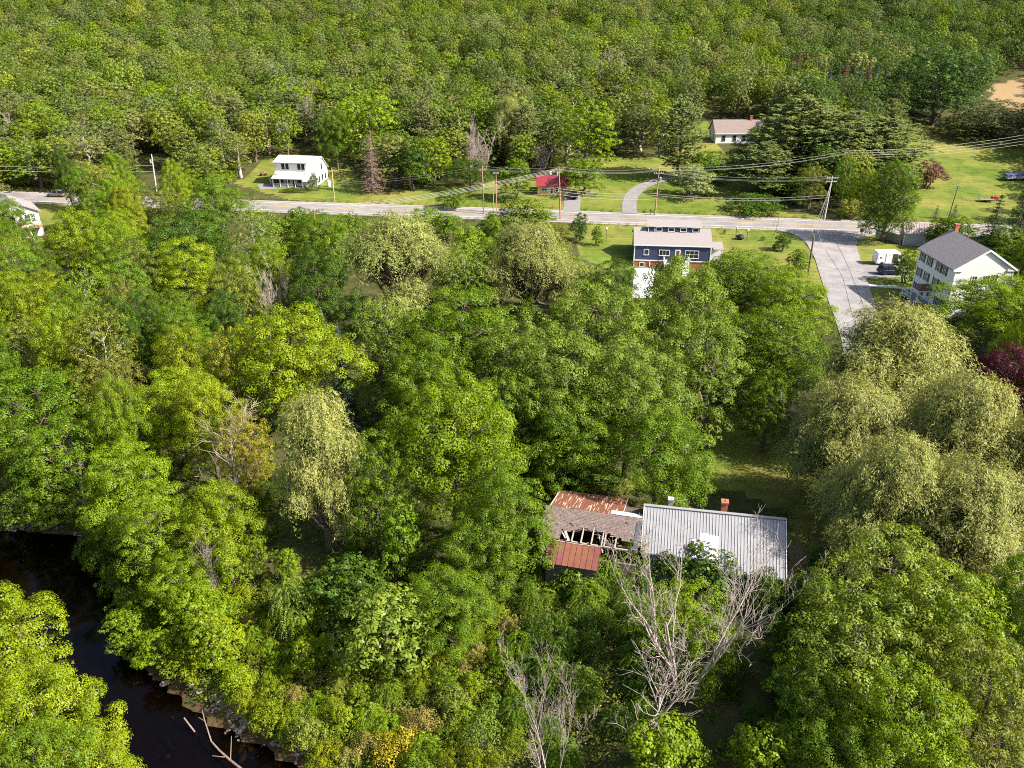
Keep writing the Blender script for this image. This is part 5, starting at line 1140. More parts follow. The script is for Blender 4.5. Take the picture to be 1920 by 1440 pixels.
# ---------------------------------------------------------------- leaf colours (base colours)
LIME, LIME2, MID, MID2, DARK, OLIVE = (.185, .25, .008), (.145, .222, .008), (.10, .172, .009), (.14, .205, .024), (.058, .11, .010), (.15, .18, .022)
WIL, WIL2, YEL_, ORA, COP, PINE, SPR, BSP, DSP = (.28, .30, .082), (.245, .275, .074), (.40, .33, .02), (.45, .20, .03), (.075, .016, .022), (.205, .255, .08), (.06, .10, .04), (.085, .125, .095), (.20, .11, .075)
rt = random.Random(77)
PLACED = []                                            # (x, y, radius)
def jit(c, k=.12): f = 1 + rt.uniform(-k, k); return tuple(max(.003, x * f * (1 + rt.uniform(-k, k) * .4)) for x in c)
def plant(pname, u, v, h, wpx, col, label, name='tree', cat='tree', group=None, **kw):
    x, y, z = top_at(u, v, h); d = proj(x, y, z + h * .6)[2]; w = wpx * d / F_PX
    PLACED.append((x, y, w / 2)); return tree(pname, x, y, h, w, jit(col, .05), name, label, cat, group, rng=rt, **kw)
M_, B_, W_, S_ = 'maple_tree', 'broadleaf_tree', 'willow_tree', 'shrub'
HAND = [
 # left bank, lower left corner
 ('layered', -40, 1125, 11, 250, LIME, 'lime green maple overhanging the river from the far left bank', M_), ('maple_c', 45, 1275, 10.5, 260, LIME, 'lime green maple reaching over the river opposite the cobble bar', M_), ('layered_b', 125, 1385, 8.5, 220, LIME, 'low lime green maple beside the bare branch over the water', M_), ('airy', 55, 1372, 10, 200, MID, 'darker green narrow-leaved tree among the lime maples on the left bank', B_), ('layered', 20, 1480, 9, 260, MID, 'mid green tree at the foot of the left bank', B_),
 # right bank above the pool
 ('sapling', 40, 922, 5, 120, MID2, 'grey green bush over the gravel bar of the river', S_), ('airy_b', 110, 800, 12, 190, MID, 'mid green tree behind the gravel bar', B_), ('maple_b', 225, 842, 12, 180, LIME2, 'fresh green maple standing above the dark pool', M_), ('layered', 60, 700, 13, 230, MID, 'broad mid green tree up the slope from the gravel bar', B_), ('layered_b', 205, 910, 8, 130, MID, 'mid green tree leaning over the river gravel', B_),
 ('airy', 285, 945, 10, 170, LIME2, 'fresh green leaning tree at the bend of the river', B_), ('layered_b', 330, 1046, 6.5, 135, LIME2, 'fresh green maple spreading over the dark pool', M_), ('sapling_b', 232, 1150, 4, 100, LIME2, 'sapling with branches trailing over the pool', S_), ('sapling', 355, 1110, 5, 140, LIME2, 'bushy sapling beside the slim dead snag', S_), ('sapling_b', 290, 1190, 3.4, 100, LIME2, 'leafy bush above the river rocks', S_), ('sapling', 395, 1165, 4, 130, LIME, 'lime green bush behind the river rocks', S_), ('shrub_a', 345, 1215, 2.2, 100, LIME, 'low lime shrub hanging over the largest river rocks', S_),
 # maple wood left and centre
 ('maple_a', 540, 583, 16, 250, LIME, 'big lime green maple beside the slim spruce', M_), ('fir_slim', 632, 616, 13, 66, BSP, 'slim grey green spruce between two bright maples', 'spruce_tree'), ('willow_b', 585, 752, 16, 185, WIL, 'pale willow standing alone in the maple wood', W_), ('airy_b', 712, 572, 15, 150, MID2, 'soft green tree right of the slim spruce', B_), ('maple_b', 862, 556, 16, 270, MID, 'round maple with yellowing top below the two middle willows', M_), ('maple_a', 850, 712, 17, 270, LIME2, 'tall fresh green maple in front of the ruined barn', M_), ('layered', 945, 880, 12, 190, MID, 'green maple leaning against the ruined barn', M_), ('maple_c', 900, 960, 9, 180, MID, 'lower green tree left of the red lean-to', B_), ('airy', 700, 815, 13, 150, MID, 'open green tree right of the lone willow', B_), ('sapling', 745, 955, 8, 110, MID, 'vine-covered young tree left of the tall fresh maple', B_),
 ('airy', 445, 775, 11, 110, (.26, .24, .02), 'maple with yellow and orange leaves beside the bare branches', M_), ('airy_b', 430, 620, 13, 110, (.24, .25, .02), 'yellowish tree left of the big lime maple', B_), ('maple_c', 790, 640, 14, 170, MID, 'mid green tree in the gap right of the soft green tree', B_),
 # silver maples in the middle
 ('airy', 985, 590, 16, 200, MID2, 'silver maple on the left of the big middle clump', M_), ('maple_b', 1120, 540, 18, 250, MID2, 'tall silver maple in the middle clump', M_), ('maple_c', 1285, 500, 18, 230, MID2, 'tall silver maple right in front of the blue house', M_), ('maple_b', 1050, 640, 15, 250, MID2, 'silver maple in the front of the middle clump', M_), ('maple_a', 1190, 660, 15, 260, MID2, 'wide silver maple above the shaded yard', M_), ('airy_b', 1330, 600, 15, 200, MID2, 'silver maple at the right edge of the middle clump', M_), ('maple_a', 1245, 775, 12, 220, MID, 'low dense maple over the metal-roofed farmhouse', M_), ('maple_b', 1085, 760, 11, 190, MID, 'maple with hanging boughs behind the rusty barn roof', M_), ('sapling', 1075, 860, 5, 100, DARK, 'dark bush in the shade behind the ruined barn', S_), ('airy', 950, 700, 13, 150, MID, 'shaded tree between the tall fresh maple and the silver maples', B_),
 ('willow_a', 742, 410, 17, 230, WIL2, 'large pale willow left of the pair below the road', W_), ('willow_c', 992, 428, 15, 200, WIL2, 'large pale willow right of the pair below the road', W_), ('maple_c', 1150, 493, 10, 115, DARK, 'dark round tree left of the concrete apron', B_), ('dense', 1395, 478, 12, 190, MID, 'dense green maple right of the white deck', M_), ('maple_b', 1490, 515, 12, 160, LIME2, 'bright maple beside the dark leaning pole', M_), ('dense', 1455, 590, 12, 200, MID, 'dense maple left of the side road willow', M_), ('airy', 1455, 700, 10, 110, MID, 'slender yard tree with visible trunk', B_),
 # right-hand willows
 ('willow_a', 1690, 590, 17, 290, WIL, 'great willow at the foot of the side road', W_), ('willow_b', 1605, 725, 14.5, 230, WIL, 'willow beside the shaded yard', W_), ('willow_c', 1835, 725, 16, 260, WIL, 'willow beside the copper maple', W_), ('willow_c', 1700, 835, 14, 240, WIL, 'willow in the middle of the right-hand group', W_), ('willow_a', 1665, 905, 10, 200, WIL2, 'lower willow right of the metal-roofed farmhouse', W_), ('willow_b', 1840, 880, 13, 260, WIL, 'spreading willow with a forked dark trunk', W_), ('willow_a', 1950, 800, 14, 230, WIL, 'willow at the far right of the group', W_),
 ('maple_a', 1885, 524, 11.5, 245, LIME2, 'bright maple partly hiding the tall white house', M_), ('maple_b', 1915, 655, 12, 170, COP, 'copper leaved maple among the willows', M_),
 # round the junction
 ('dense', 1686, 306, 16.5, 104, (.08, .14, .01), 'dense round maple on the corner of the junction', M_), ('sapling', 1770, 412, 6, 56, LIME2, 'bright bush between the shed and the tall white house', S_), ('sapling', 1708, 472, 6, 62, MID, 'green bush next to the parked van', S_), ('sapling_b', 1800, 408, 7, 80, MID, 'green bush behind the brick chimney', S_), ('spruce', 1878, 372, 14, 85, SPR, 'dark spruce behind the tall white house', 'spruce_tree'), ('spruce', 1935, 340, 17, 90, SPR, 'darkest tall spruce at the lawn edge', 'spruce_tree'), ('sapling', 1890, 430, 9, 110, MID, 'dark bush under the spruces', S_), ('blue_spruce', 1759, 386, 3, 16, BSP, 'small blue spruce left of the slim dark pole', 'spruce_tree'), ('blue_spruce', 1793, 386, 4, 26, BSP, 'larger blue spruce right of the slim dark pole', 'spruce_tree'), ('sapling', 1750, 303, 7, 62, (.13, .05, .045), 'reddish brown plum tree on the mown lawn', B_),
 ('pine_a', 1510, 186, 21, 175, PINE, 'broad white pine left of the tall pine pair', 'pine_tree'), ('pine_b', 1600, 215, 19, 160, PINE, 'white pine in the middle of the pine group', 'pine_tree'), ('pine_a', 1670, 226, 17, 160, PINE, 'leaning white pine at the edge of the lawn', 'pine_tree'), ('pine_b', 1555, 250, 15, 120, PINE, 'lower white pine above the junction bank', 'pine_tree'), ('pine_a', 1282, 192, 20, 95, PINE, 'pointed pine beside the woodside house', 'pine_tree'), ('pine_b', 1440, 270, 13, 110, PINE, 'young pine in front of the woodside house', 'pine_tree'), ('sapling', 1330, 285, 8, 90, MID, 'bushy tree below the woodside house', B_), ('sapling_b', 1390, 280, 7, 80, MID, 'small leafy tree in front of the white wall', B_), ('sapling', 1425, 238, 6, 46, MID, 'round bush against the woodside house', S_),
 ('shrub_a', 1420, 365, 4, 130, DARK, 'dark clipped shrub mass below the pines', S_), ('sapling', 1490, 330, 6, 110, MID, 'bush under the pines by the road', S_), ('sapling', 1300, 310, 8, 90, PINE, 'bush beside the curving driveway', S_), ('sapling', 1600, 375, 4.5, 60, OLIVE, 'olive bush on the junction bank', S_), ('sapling_b', 1620, 345, 6, 60, MID, 'leafy bush left of the corner maple', S_),
 # across the road
 ('wood_a', 1105, 193, 20, 125, LIME2, 'bright green round tree behind the yellow cottage', B_), ('wood_c', 690, 176, 20, 120, LIME2, 'bright green round tree behind the dead spruce', B_), ('wood_a', 1095, 300, 9, 85, MID, 'leafy tree over the roof corner of the yellow cottage', B_), ('willow_a', 950, 188, 18, 72, WIL2, 'pale willow at the edge of the far wood', W_), ('spruce', 692, 260, 14, 50, (.26, .19, .14), 'brown dying spruce by the white porch house', 'spruce_tree'), ('sapling', 965, 300, 10, 70, MID, 'dark leafy tree left of the yellow cottage', B_), ('maple_c', 880, 300, 8, 90, DARK, 'dark tree behind the tall reddish pole', B_), ('sapling', 770, 262, 13, 80, DARK, 'dark green tree left of the pale dead stems', B_), ('sapling', 850, 352, 5, 60, MID, 'shrubby tree at the foot of the tall reddish pole', S_), ('maple_c', 625, 210, 16, 70, MID, 'green tree behind the white porch house', B_),
 ('oak', 1775, 92, 24, 200, (.05, .10, .02), 'huge round oak beside the hay field', 'oak_tree'), ('oak', 1640, 190, 14, 70, (.10, .14, .04), 'small round oak in front of the brown spruces', 'oak_tree'), ('oak', 1880, 190, 11, 180, (.10, .12, .04), 'olive oak scrub at the top of the lawn', 'oak_tree'), ('wood_c', 1820, 220, 7, 100, (.09, .12, .03), 'low olive trees at the lawn edge', B_),
 ('ball', 515, 326, 3.2, 19, DARK, 'clipped round shrub at the left porch corner', S_), ('ball', 587, 325, 4.6, 23, DARK, 'clipped egg-shaped shrub at the right porch corner', S_), ('ball', 548, 352, 1.3, 50, DARK, 'low clipped hedge along the porch', 'hedge'),
 ('sapling', 1088, 400, 6, 36, DARK, 'dark slim bush at the roadside left of the blue house', S_), ('sapling', 1120, 425, 4, 26, MID, 'young lawn tree left of the blue house', S_), ('sapling_b', 980, 372, 8, 100, MID2, 'tall roadside bush in front of the cottage lawn', S_), ('sapling', 1470, 440, 3.4, 34, DARK, 'small lawn conifer right of the globe lamps', S_), ('sapling_b', 1500, 470, 5, 50, MID, 'bush at the edge of the side road', S_), ('shrub_c', 1360, 428, 1.3, 9, MID, 'tiny clipped bush left of the globe lamps', S_), ('shrub_c', 1432, 441, 1.2, 12, MID, 'tiny clipped bush right of the dark boulder', S_), ('shrub_c', 1452, 458, 1.0, 8, DARK, 'smallest dark bush on the lawn', S_),
 # in front of the buildings and lower right
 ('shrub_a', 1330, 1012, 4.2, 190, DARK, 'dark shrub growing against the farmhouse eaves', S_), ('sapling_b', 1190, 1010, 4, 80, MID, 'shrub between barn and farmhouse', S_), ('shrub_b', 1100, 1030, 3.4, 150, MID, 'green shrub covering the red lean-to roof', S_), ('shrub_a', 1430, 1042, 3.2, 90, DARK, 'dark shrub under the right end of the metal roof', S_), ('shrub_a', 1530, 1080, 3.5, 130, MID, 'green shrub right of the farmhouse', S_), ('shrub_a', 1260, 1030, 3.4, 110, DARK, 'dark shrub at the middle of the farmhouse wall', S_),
 ('airy', 1295, 1112, 7.5, 220, LIME2, 'leafing tree growing up through the big dead tree', B_), ('airy', 1690, 1028, 14, 320, (.16, .21, .022), 'large bushy tree, uppermost of the lower group', B_), ('airy', 1800, 1090, 13, 270, LIME2, 'yellowish bushy tree of the lower right group', B_), ('airy_b', 1640, 1160, 12, 280, (.15, .20, .02), 'bushy tree left of the lower right group', B_), ('airy_b', 1860, 1220, 12, 260, OLIVE, 'olive bushy tree at the right of the lower group', B_), ('maple_b', 1720, 1290, 11, 280, LIME2, 'bushy tree in the front of the lower right group', B_), ('airy', 1545, 1240, 9, 190, MID, 'shaded tree between dead tree and lower right group', B_), ('maple_c', 1580, 1370, 8, 220, MID, 'shaded low tree below the lower right group', B_), ('airy', 1870, 1370, 9, 260, OLIVE, 'olive tree at the foot of the right-hand slope', B_), ('maple_c', 1930, 1060, 12, 200, MID, 'dark tree right of the lower group', B_),
 ('sapling', 1250, 1365, 6, 170, LIME2, 'bright sapling below the big dead tree', S_), ('sapling', 1440, 1385, 6, 170, LIME2, 'bright sapling right of the fallen dead limbs', S_), ('sapling_b', 720, 1115, 8, 190, MID2, 'pale green ash sapling in the riverside scrub', B_), ('frond_b', 540, 1088, 5.5, 90, MID2, 'feathery sumac sapling in the riverside scrub', S_), ('shrub_c', 752, 1372, 2.6, 120, YEL_, 'yellow flowering bush in the riverside scrub', S_), ('sapling', 650, 1050, 6, 150, DARK, 'dark bush below the lone willow', S_), ('maple_c', 830, 1080, 7, 200, MID, 'dark low tree below the tall fresh maple', B_),
 ('dead_b', 1040, 1258, 12, 210, MID, 'bare dead tree with fine upright twigs', 'dead_tree'), ('dead_a', 1315, 1022, 14.5, 400, MID, 'big bare dead tree with spreading limbs in front of the farmhouse', 'dead_tree'), ('dead_c', 1240, 1220, 9, 190, MID, 'low dead limbs left of the big dead tree', 'dead_tree'), ('dead_c', 375, 990, 9, 60, MID, 'slim dead snag on the river slope', 'dead_tree'), ('dead_c', 410, 755, 13, 150, MID, 'dead tree with bare branches in the maple wood', 'dead_tree'), ('dead_b', 1530, 745, 12, 90, MID, 'bare twisted branches at the left side of the willows', 'dead_tree'), ('dead_far', 160, 345, 9, 75, MID, 'grey bare tree above the balcony house', 'dead_tree'), ('dead_far', 200, 400, 9, 70, MID, 'dry brown brush below the road bend', 'dead_tree'), ('dead_far', 485, 490, 13, 60, MID, 'dry dead tree left of the large willow', 'dead_tree'), ('dead_far', 525, 480, 13, 40, MID, 'slim dry dead tree next to the large willow', 'dead_tree'), ('dead_far', 880, 215, 17, 45, MID, 'pale dead stems at the wood edge', 'dead_tree'), ('dead_far', 905, 240, 15, 60, MID, 'pale forked dead tree above the tall reddish pole', 'dead_tree'), ('dead_far', 20, 445, 12, 70, MID, 'pale dead tree at the left below the balcony house', 'dead_tree'),
 ('birch', 465, 385, 16, 110, MID2, 'white-barked birch above the lime trees', 'birch_tree'), ('birch', 150, 500, 15, 90, LIME2, 'birch with leaning white stem', 'birch_tree'), ('maple_a', 130, 395, 15, 130, LIME, 'lime green tree right of the balcony house', B_), ('maple_c', 330, 400, 16, 190, DARK, 'dark broad tree in the left wood below the road', B_), ('maple_b', 340, 455, 14, 150, LIME, 'lime green maple under the dark broad tree', M_), ('maple_a', 10, 372, 13, 80, MID, 'green tree left of the balcony house', B_), ('airy', 240, 328, 12, 70, LIME2, 'yellow green tree right of the grey bare tree', B_), ('maple_c', 400, 330, 14, 110, MID, 'dark green tree below the white porch house lawn', B_), ('maple_a', 600, 400, 11, 120, MID, 'green tree at the road edge left of the large willow', B_), ('maple_c', 590, 470, 14, 140, DARK, 'dark tree left of the large pale willow', B_), ('birch', 870, 460, 13, 110, MID2, 'open green tree between the two large willows', B_),
]
for k_, (u, v) in enumerate([(1486, 104), (1500, 98), (1514, 97), (1532, 116), (1546, 121), (1560, 114), (1575, 119), (1590, 110), (1604, 108), (1618, 117), (1634, 108), (1648, 122), (1662, 130)]):
    dead_ = k_ in (1, 2, 7, 10); HAND.append(('fir_slim', u, v, 17, 30, DSP if dead_ else (SPR, BSP)[k_ % 2], ('rusty brown dying spruce' if dead_ else 'slim dark spruce') + ' in the spruce stand above the pines', 'spruce_tree'))
for u, v in [(112, 4), (128, 10), (200, 10), (45, 44), (60, 52), (32, 96), (505, 112), (535, 108), (552, 135), (578, 168), (1128, 98), (1150, 92), (1172, 100), (985, 150), (5, 200)]:
    HAND.append(('dead_far', u, v, 15, 34, MID, 'pale dead tree standing in the hillside wood', 'dead_tree'))
for u, v, h, w_ in ((185, 1018, 3, 75), (212, 1058, 3, 75), (238, 1105, 3, 85), (160, 1000, 3.5, 60), (262, 1150, 2.6, 70)): HAND.append(('shrub_b', u, v, h, w_, MID, 'low green bush trailing into the dark pool', S_))
for u, v, h, w_ in ((1452, 1078, 2.4, 110), (1400, 1066, 2.6, 100), (1490, 1095, 2.6, 90)): HAND.append(('shrub_a', u, v, h, w_, DARK, 'low dark shrub below the right end of the metal roof', S_))
for k_, (u, v, h, w_, c) in enumerate([(800, 390, 6, 75, MID2), (838, 402, 5.5, 70, MID), (925, 398, 5, 60, MID), (1010, 388, 6, 70, MID2), (1048, 420, 5, 60, OLIVE), (1035, 455, 6, 70, LIME2), (655, 402, 7, 80, MID), (690, 420, 7, 80, LIME2), (560, 392, 9, 90, MID), (880, 425, 7, 80, LIME2), (915, 450, 8, 80, MID), (960, 420, 6, 60, MID), (630, 440, 9, 80, MID), (850, 470, 9, 100, LIME2), (1070, 480, 7, 80, MID), (1100, 500, 7, 80, MID2), (890, 500, 9, 90, MID)]):
    HAND.append((('sapling', 'sapling_b', 'sapling')[k_ % 3], u, v, h, w_, c, 'leafy bush on the bank just below the main road', S_))
for row in HAND:
    pn, u, v, h, w_, c, lab, nm = row
    cat = nm.replace('_tree', '').replace('dead', 'dead tree').replace('broadleaf', 'tree')
    o = plant(pn, u, v, h, w_, c, lab, nm, cat, 'bushes on the bank below the main road' if 'bank just below' in lab else 'spruce stand above the pines' if 'spruce stand' in lab else 'bushes trailing into the pool' if 'dark pool' in lab and 'trailing into' in lab else 'low shrubs under the metal roof' if 'low dark shrub' in lab else 'dead trees in the hillside wood' if 'hillside wood' in lab else None)
    if nm == 'hedge': o.rotation_euler = (0, 0, 0); o.scale = (o.scale[0], .6, o.scale[2])

# ---------------------------------------------------------------- what the photograph shows clear of trees (photo pixels)
VIS = [[(0, 355), (122, 362), (125, 398), (88, 402), (88, 445), (30, 448), (18, 385), (0, 380)], [(440, 352), (455, 322), (490, 298), (640, 290), (690, 335), (690, 372), (640, 374), (560, 370), (500, 356)],
 [(575, 386), (615, 388), (615, 406), (590, 406)], [(690, 390), (775, 393), (775, 412), (695, 410)], [(845, 396), (905, 396), (905, 414), (850, 412)], [(1040, 392), (1200, 398), (1480, 408), (1655, 418), (1655, 442), (1600, 442), (1400, 430), (1110, 420), (1045, 414)],
 [(690, 372), (830, 340), (875, 350), (905, 395), (700, 394)], [(935, 345), (1000, 322), (1070, 322), (1095, 395), (935, 395)], [(1125, 312), (1250, 304), (1250, 402), (1085, 400), (1095, 372), (1130, 360)], [(1245, 365), (1340, 380), (1480, 402), (1480, 412), (1245, 404)],
 [(1318, 218), (1440, 214), (1440, 262), (1400, 266), (1335, 272), (1318, 272)], [(1082, 425), (1480, 425), (1505, 485), (1330, 480), (1295, 498), (1240, 495), (1228, 545), (1185, 545), (1182, 482), (1082, 482)],
 [(1488, 432), (1655, 434), (1655, 468), (1718, 478), (1728, 560), (1700, 600), (1652, 608), (1575, 610), (1538, 520)], [(1712, 580), (1728, 452), (1790, 420), (1905, 500), (1880, 518), (1800, 525), (1765, 585)],
 [(1695, 240), (1790, 245), (1925, 305), (1925, 375), (1855, 392), (1845, 425), (1760, 425), (1742, 360), (1765, 310), (1715, 280)], [(1848, 192), (1862, 152), (1925, 136), (1925, 198)], [(1020, 945), (1048, 912), (1478, 962), (1478, 1045), (1230, 1022), (1120, 1062), (1028, 1058)],
 [(1345, 785), (1425, 785), (1425, 880), (1500, 960), (1400, 952), (1345, 935)], [(960, 900), (1050, 905), (1205, 935), (1040, 928), (1000, 945)], [(-10, 978), (150, 1003), (218, 1100), (262, 1250), (405, 1342), (570, 1445), (270, 1445), (120, 1200), (-10, 1100)], [(1628, 424), (1732, 418), (1732, 472), (1628, 462)], [(1440, 1000), (1565, 1010), (1560, 1085), (1440, 1085)], [(884, 308), (938, 308), (938, 400), (884, 400)], [(276, 286), (300, 286), (300, 350), (276, 350)]]
GW, GH = 240, 180
gx, gy = np.meshgrid((np.arange(GW) + .5) * 8, (np.arange(GH) + .5) * 8); gp_ = np.stack([gx.ravel(), gy.ravel()], 1)
MASK = np.zeros(len(gp_), bool)
for p in VIS: MASK |= inside(gp_, p)
MASK = MASK.reshape(GH, GW)
OCC = np.zeros(len(gp_), bool)
for pn, u, v, h, w_, c, lab, nm in HAND:
    if h < 7 or nm == 'dead_tree': continue
    x, y, z = top_at(u, v, h); vb = proj(x, y, z + h * .2)[1]; OCC |= ((gp_[:, 0] - u) / (w_ * .42)) ** 2 + ((gp_[:, 1] - (v + vb) / 2) / ((vb - v) * .42)) ** 2 < 1
OCC = OCC.reshape(GH, GW)
OFF = [(0, 0, 1.0), (-.6, 0, .85), (.6, 0, .85), (-1, 0, .6), (1, 0, .6), (-.5, 0, .6), (.5, 0, .6), (0, 0, .75), (0, 0, .5), (-.8, 0, .4), (.8, 0, .4), (0, -.7, .3), (-.4, -.5, .3), (.4, -.5, .3), (0, 0, .1)]
def hides(x, y, h, w, M=None):
    z = tz1(x, y); n = 0; M = MASK if M is None else M
    for a, b, c in OFF:
        u, v, d = proj(x + a * w / 2, y + b * w / 2, z + h * c)
        if 0 <= u < 1920 and 0 <= v < 1440 and M[int(v // 8), int(u // 8)]: n += 1
    return n
SCRUB = px_poly([(395, 1180), (470, 1090), (640, 1090), (960, 1180), (990, 1260), (960, 1450), (600, 1450), (560, 1420), (480, 1360), (420, 1320), (400, 1260)])
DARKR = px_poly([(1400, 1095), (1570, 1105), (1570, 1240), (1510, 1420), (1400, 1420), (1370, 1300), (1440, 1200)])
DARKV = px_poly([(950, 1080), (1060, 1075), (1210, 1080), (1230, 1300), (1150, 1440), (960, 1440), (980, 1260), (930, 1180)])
LA = LAWNS + HAYS + [SCRUB, DARKV, DARKR]
def clear_ground(P, road=7.0):
    ok = seg_dist(P, ROAD_LINE[::4]) > road
    for p in LA: ok &= ~inside(P, p)
    ok &= ~inside(P, RIVER); ok &= ~inside(P, sr)
    ok &= np.minimum(seg_dist(P, RIGHT_BANK), seg_dist(P, LEFT_BANK)) > 1.5
    for bx0, bx1, by0, by1 in ((1, 25, 48, 68), (22, 42, 143, 161), (66, 80, 117, 133), (-66, -48, 205, 224), (3, 17, 201, 213), (59, 82, 248, 268), (-112, -92, 160, 182), (86, 100, 150, 165)):
        ok &= ~((P[:, 0] > bx0) & (P[:, 0] < bx1) & (P[:, 1] > by0) & (P[:, 1] < by1))
    return ok
rn = np.random.default_rng(123)
def far_enough(x, y, r, arr, k=.72):
    if not arr: return True
    A_ = np.array(arr); return bool((np.hypot(A_[:, 0] - x, A_[:, 1] - y) > k * (A_[:, 2] + r)).all())
# wood between the river and the road --------------------------------------------
KINDS = [(.26, ('maple_a', 'maple_b', 'layered'), LIME2, 'maple_tree', 'maple', 'fresh green maple in the wood between river and road', 'fresh green maples of the riverside wood'), (.16, ('layered', 'layered_b', 'maple_a'), LIME, 'maple_tree', 'maple', 'bright lime maple in the wood between river and road', 'bright lime maples of the riverside wood'),
         (.30, ('maple_c', 'airy', 'layered_b'), MID, 'broadleaf_tree', 'tree', 'mid green tree in the wood between river and road', 'mid green trees of the riverside wood'), (.16, ('maple_c', 'airy_b', 'maple_b'), DARK, 'broadleaf_tree', 'tree', 'dark green tree in the wood between river and road', 'dark green trees of the riverside wood'), (.12, ('airy', 'birch', 'airy_b'), OLIVE, 'broadleaf_tree', 'tree', 'thin olive tree in the wood between river and road', 'thin olive trees of the riverside wood')]
CUM = np.cumsum([k[0] for k in KINDS])
cand = np.stack([rn.uniform(-135, 125, 6000), rn.uniform(40, 190, 6000)], 1); cand = cand[np.abs(cand[:, 0]) < .70 * cand[:, 1] + 14]; cand = cand[clear_ground(cand)]
nfill = 0
for x, y in cand:
    if nfill >= 170: break
    k = KINDS[min(len(KINDS) - 1, int(np.searchsorted(CUM, rn.random())))]; h = rn.uniform(10, 15.5); w_ = rn.uniform(6, 9.5)
    if not far_enough(x, y, w_ / 2, PLACED, .62): continue
    if hides(x, y, h, w_) > 0 or hides(x, y, h, w_, OCC) > 4: continue
    zone = 'close to the river' if y < 85 else 'just below the main road' if y > 140 else 'in the heart of the wood'
    tree(k[1][rn.integers(3)], x, y, h, w_, jit(k[2], .18), k[3], k[5].replace('in the wood between river and road', zone + ' left of the barn' if x < 0 else zone + ' among the houses'), k[4], k[6] + ', ' + zone, rng=rt); PLACED.append((x, y, w_ / 2)); nfill += 1
# undergrowth shrubs where trees do not fit ----------------------------------------
SK = [('shrub_a', MID), ('shrub_b', MID), ('sapling', MID), ('frond', DARK), ('sapling_b', LIME2), ('shrub_a', LIME2)]
SM = []; cand = np.stack([rn.uniform(-120, 115, 5000), rn.uniform(36, 178, 5000)], 1); cand = cand[np.abs(cand[:, 0]) < .66 * cand[:, 1] + 4]; cand = cand[clear_ground(cand, 6.2)]
ns_ = 0
for x, y in cand:
    if ns_ >= 130: break
    pn, c = SK[rn.integers(len(SK))]; w_ = rn.uniform(2.6, 4.4); h = PROTO[pn]['H'] * rn.uniform(.7, 1.0)
    if not far_enough(x, y, w_ / 2, SM, .8) or not far_enough(x, y, w_ / 2, PLACED, .28) or hides(x, y, h, w_) > 0: continue
    tree(pn, x, y, h, w_, jit(c, .2), 'shrub', ('feathery' if 'frond' in pn else 'dark leafy' if c == DARK else 'bright leafy' if c == LIME2 else 'mid green') + ' shrub under the trees ' + ('close to the river' if y < 80 else 'near the main road' if y > 135 else 'deep in the wood'), 'shrub', 'undergrowth shrubs of the riverside wood', rng=rt); SM.append((x, y, w_ / 2)); ns_ += 1
# sunlit scrub on the river slope ---------------------------------------------------
SB = []
def scrub(poly, n, kinds, label, group, k=.62, hmax=1.0, name='shrub'):
    P = np.array(poly); cn = np.stack([rn.uniform(P[:, 0].min(), P[:, 0].max(), 4000), rn.uniform(P[:, 1].min(), P[:, 1].max(), 4000)], 1); cn = cn[inside(cn, poly)]
    m = 0
    for x, y in cn:
        if m >= n: break
        pn, c = kinds[rn.integers(len(kinds))]; w_ = rn.uniform(1.6, 3.6); h = PROTO[pn]['H'] * rn.uniform(.55, .95) * hmax * (.6 + .12 * w_)
        if not far_enough(x, y, w_ / 2, SB, k): continue
        tree(pn, x, y, h, w_, jit(c, .22), name, ({LIME: 'lime green', LIME2: 'fresh green', MID2: 'soft green', OLIVE: 'olive', MID: 'mid green', DARK: 'dark green'}.get(c, 'straw coloured') + (' feathery ' if 'frond' in pn else ' ') + label), 'shrub', group, rng=rt); SB.append((x, y, w_ / 2)); m += 1
scrub(SCRUB, 105, [('shrub_a', LIME), ('shrub_b', LIME2), ('shrub_c', LIME), ('shrub_b', MID2), ('shrub_a', OLIVE), ('frond', LIME2), ('shrub_c', (.28, .25, .06)), ('sapling_b', LIME2), ('shrub_b', LIME)], 'scrub bush on the sunlit slope above the cobble bar', 'sunlit scrub on the river slope', name='scrub_bush')
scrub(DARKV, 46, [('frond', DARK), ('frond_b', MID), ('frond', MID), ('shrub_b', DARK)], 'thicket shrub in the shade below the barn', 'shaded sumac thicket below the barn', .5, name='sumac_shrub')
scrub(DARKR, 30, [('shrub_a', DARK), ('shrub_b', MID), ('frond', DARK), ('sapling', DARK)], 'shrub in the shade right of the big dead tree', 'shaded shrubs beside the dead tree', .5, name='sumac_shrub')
# weeds: too many to count ---------------------------------------------------------
def weeds(name, P, hgt, L, Wd, col, label, per=14, seed=1):
    r = np.random.default_rng(seed); n = len(P); idx = np.repeat(np.arange(n), per); m = len(idx)
    C = np.concatenate([P[idx] + r.normal(size=(m, 2)) * .28, np.zeros((m, 1))], 1); C[:, 2] = tz(P[:, 0], P[:, 1])[idx] + r.uniform(.05, hgt, m)
    D = unit(r.normal(size=(m, 3)) * np.array([1, 1, .3]) + np.array([0, 0, .35])); N = unit(np.array([0, 0, 1.]) + r.normal(size=(m, 3)) * .5)
    s = r.uniform(.6, 1.3, m); V, Q = leaves(C, N, D, L * s, Wd * s); o = link(name, np_mesh(name, V, Q, m=LEAF, tint=np.clip(r.random(n)[idx] * .6 + r.random(m) * .4, 0, 1))); o.color = (*col, 1)
    return tag(o, label, 'plants', kind='stuff')
P = np.stack([rn.uniform(-85, 75, 9000), rn.uniform(34, 120, 9000)], 1); P = P[(np.abs(P[:, 0]) < .68 * P[:, 1] + 2)]; P = P[clear_ground(P)][:5200]
weeds('forest_undergrowth', P, .6, .34, .2, MID, 'low leafy undergrowth covering the floor of the wood', 12, 1)
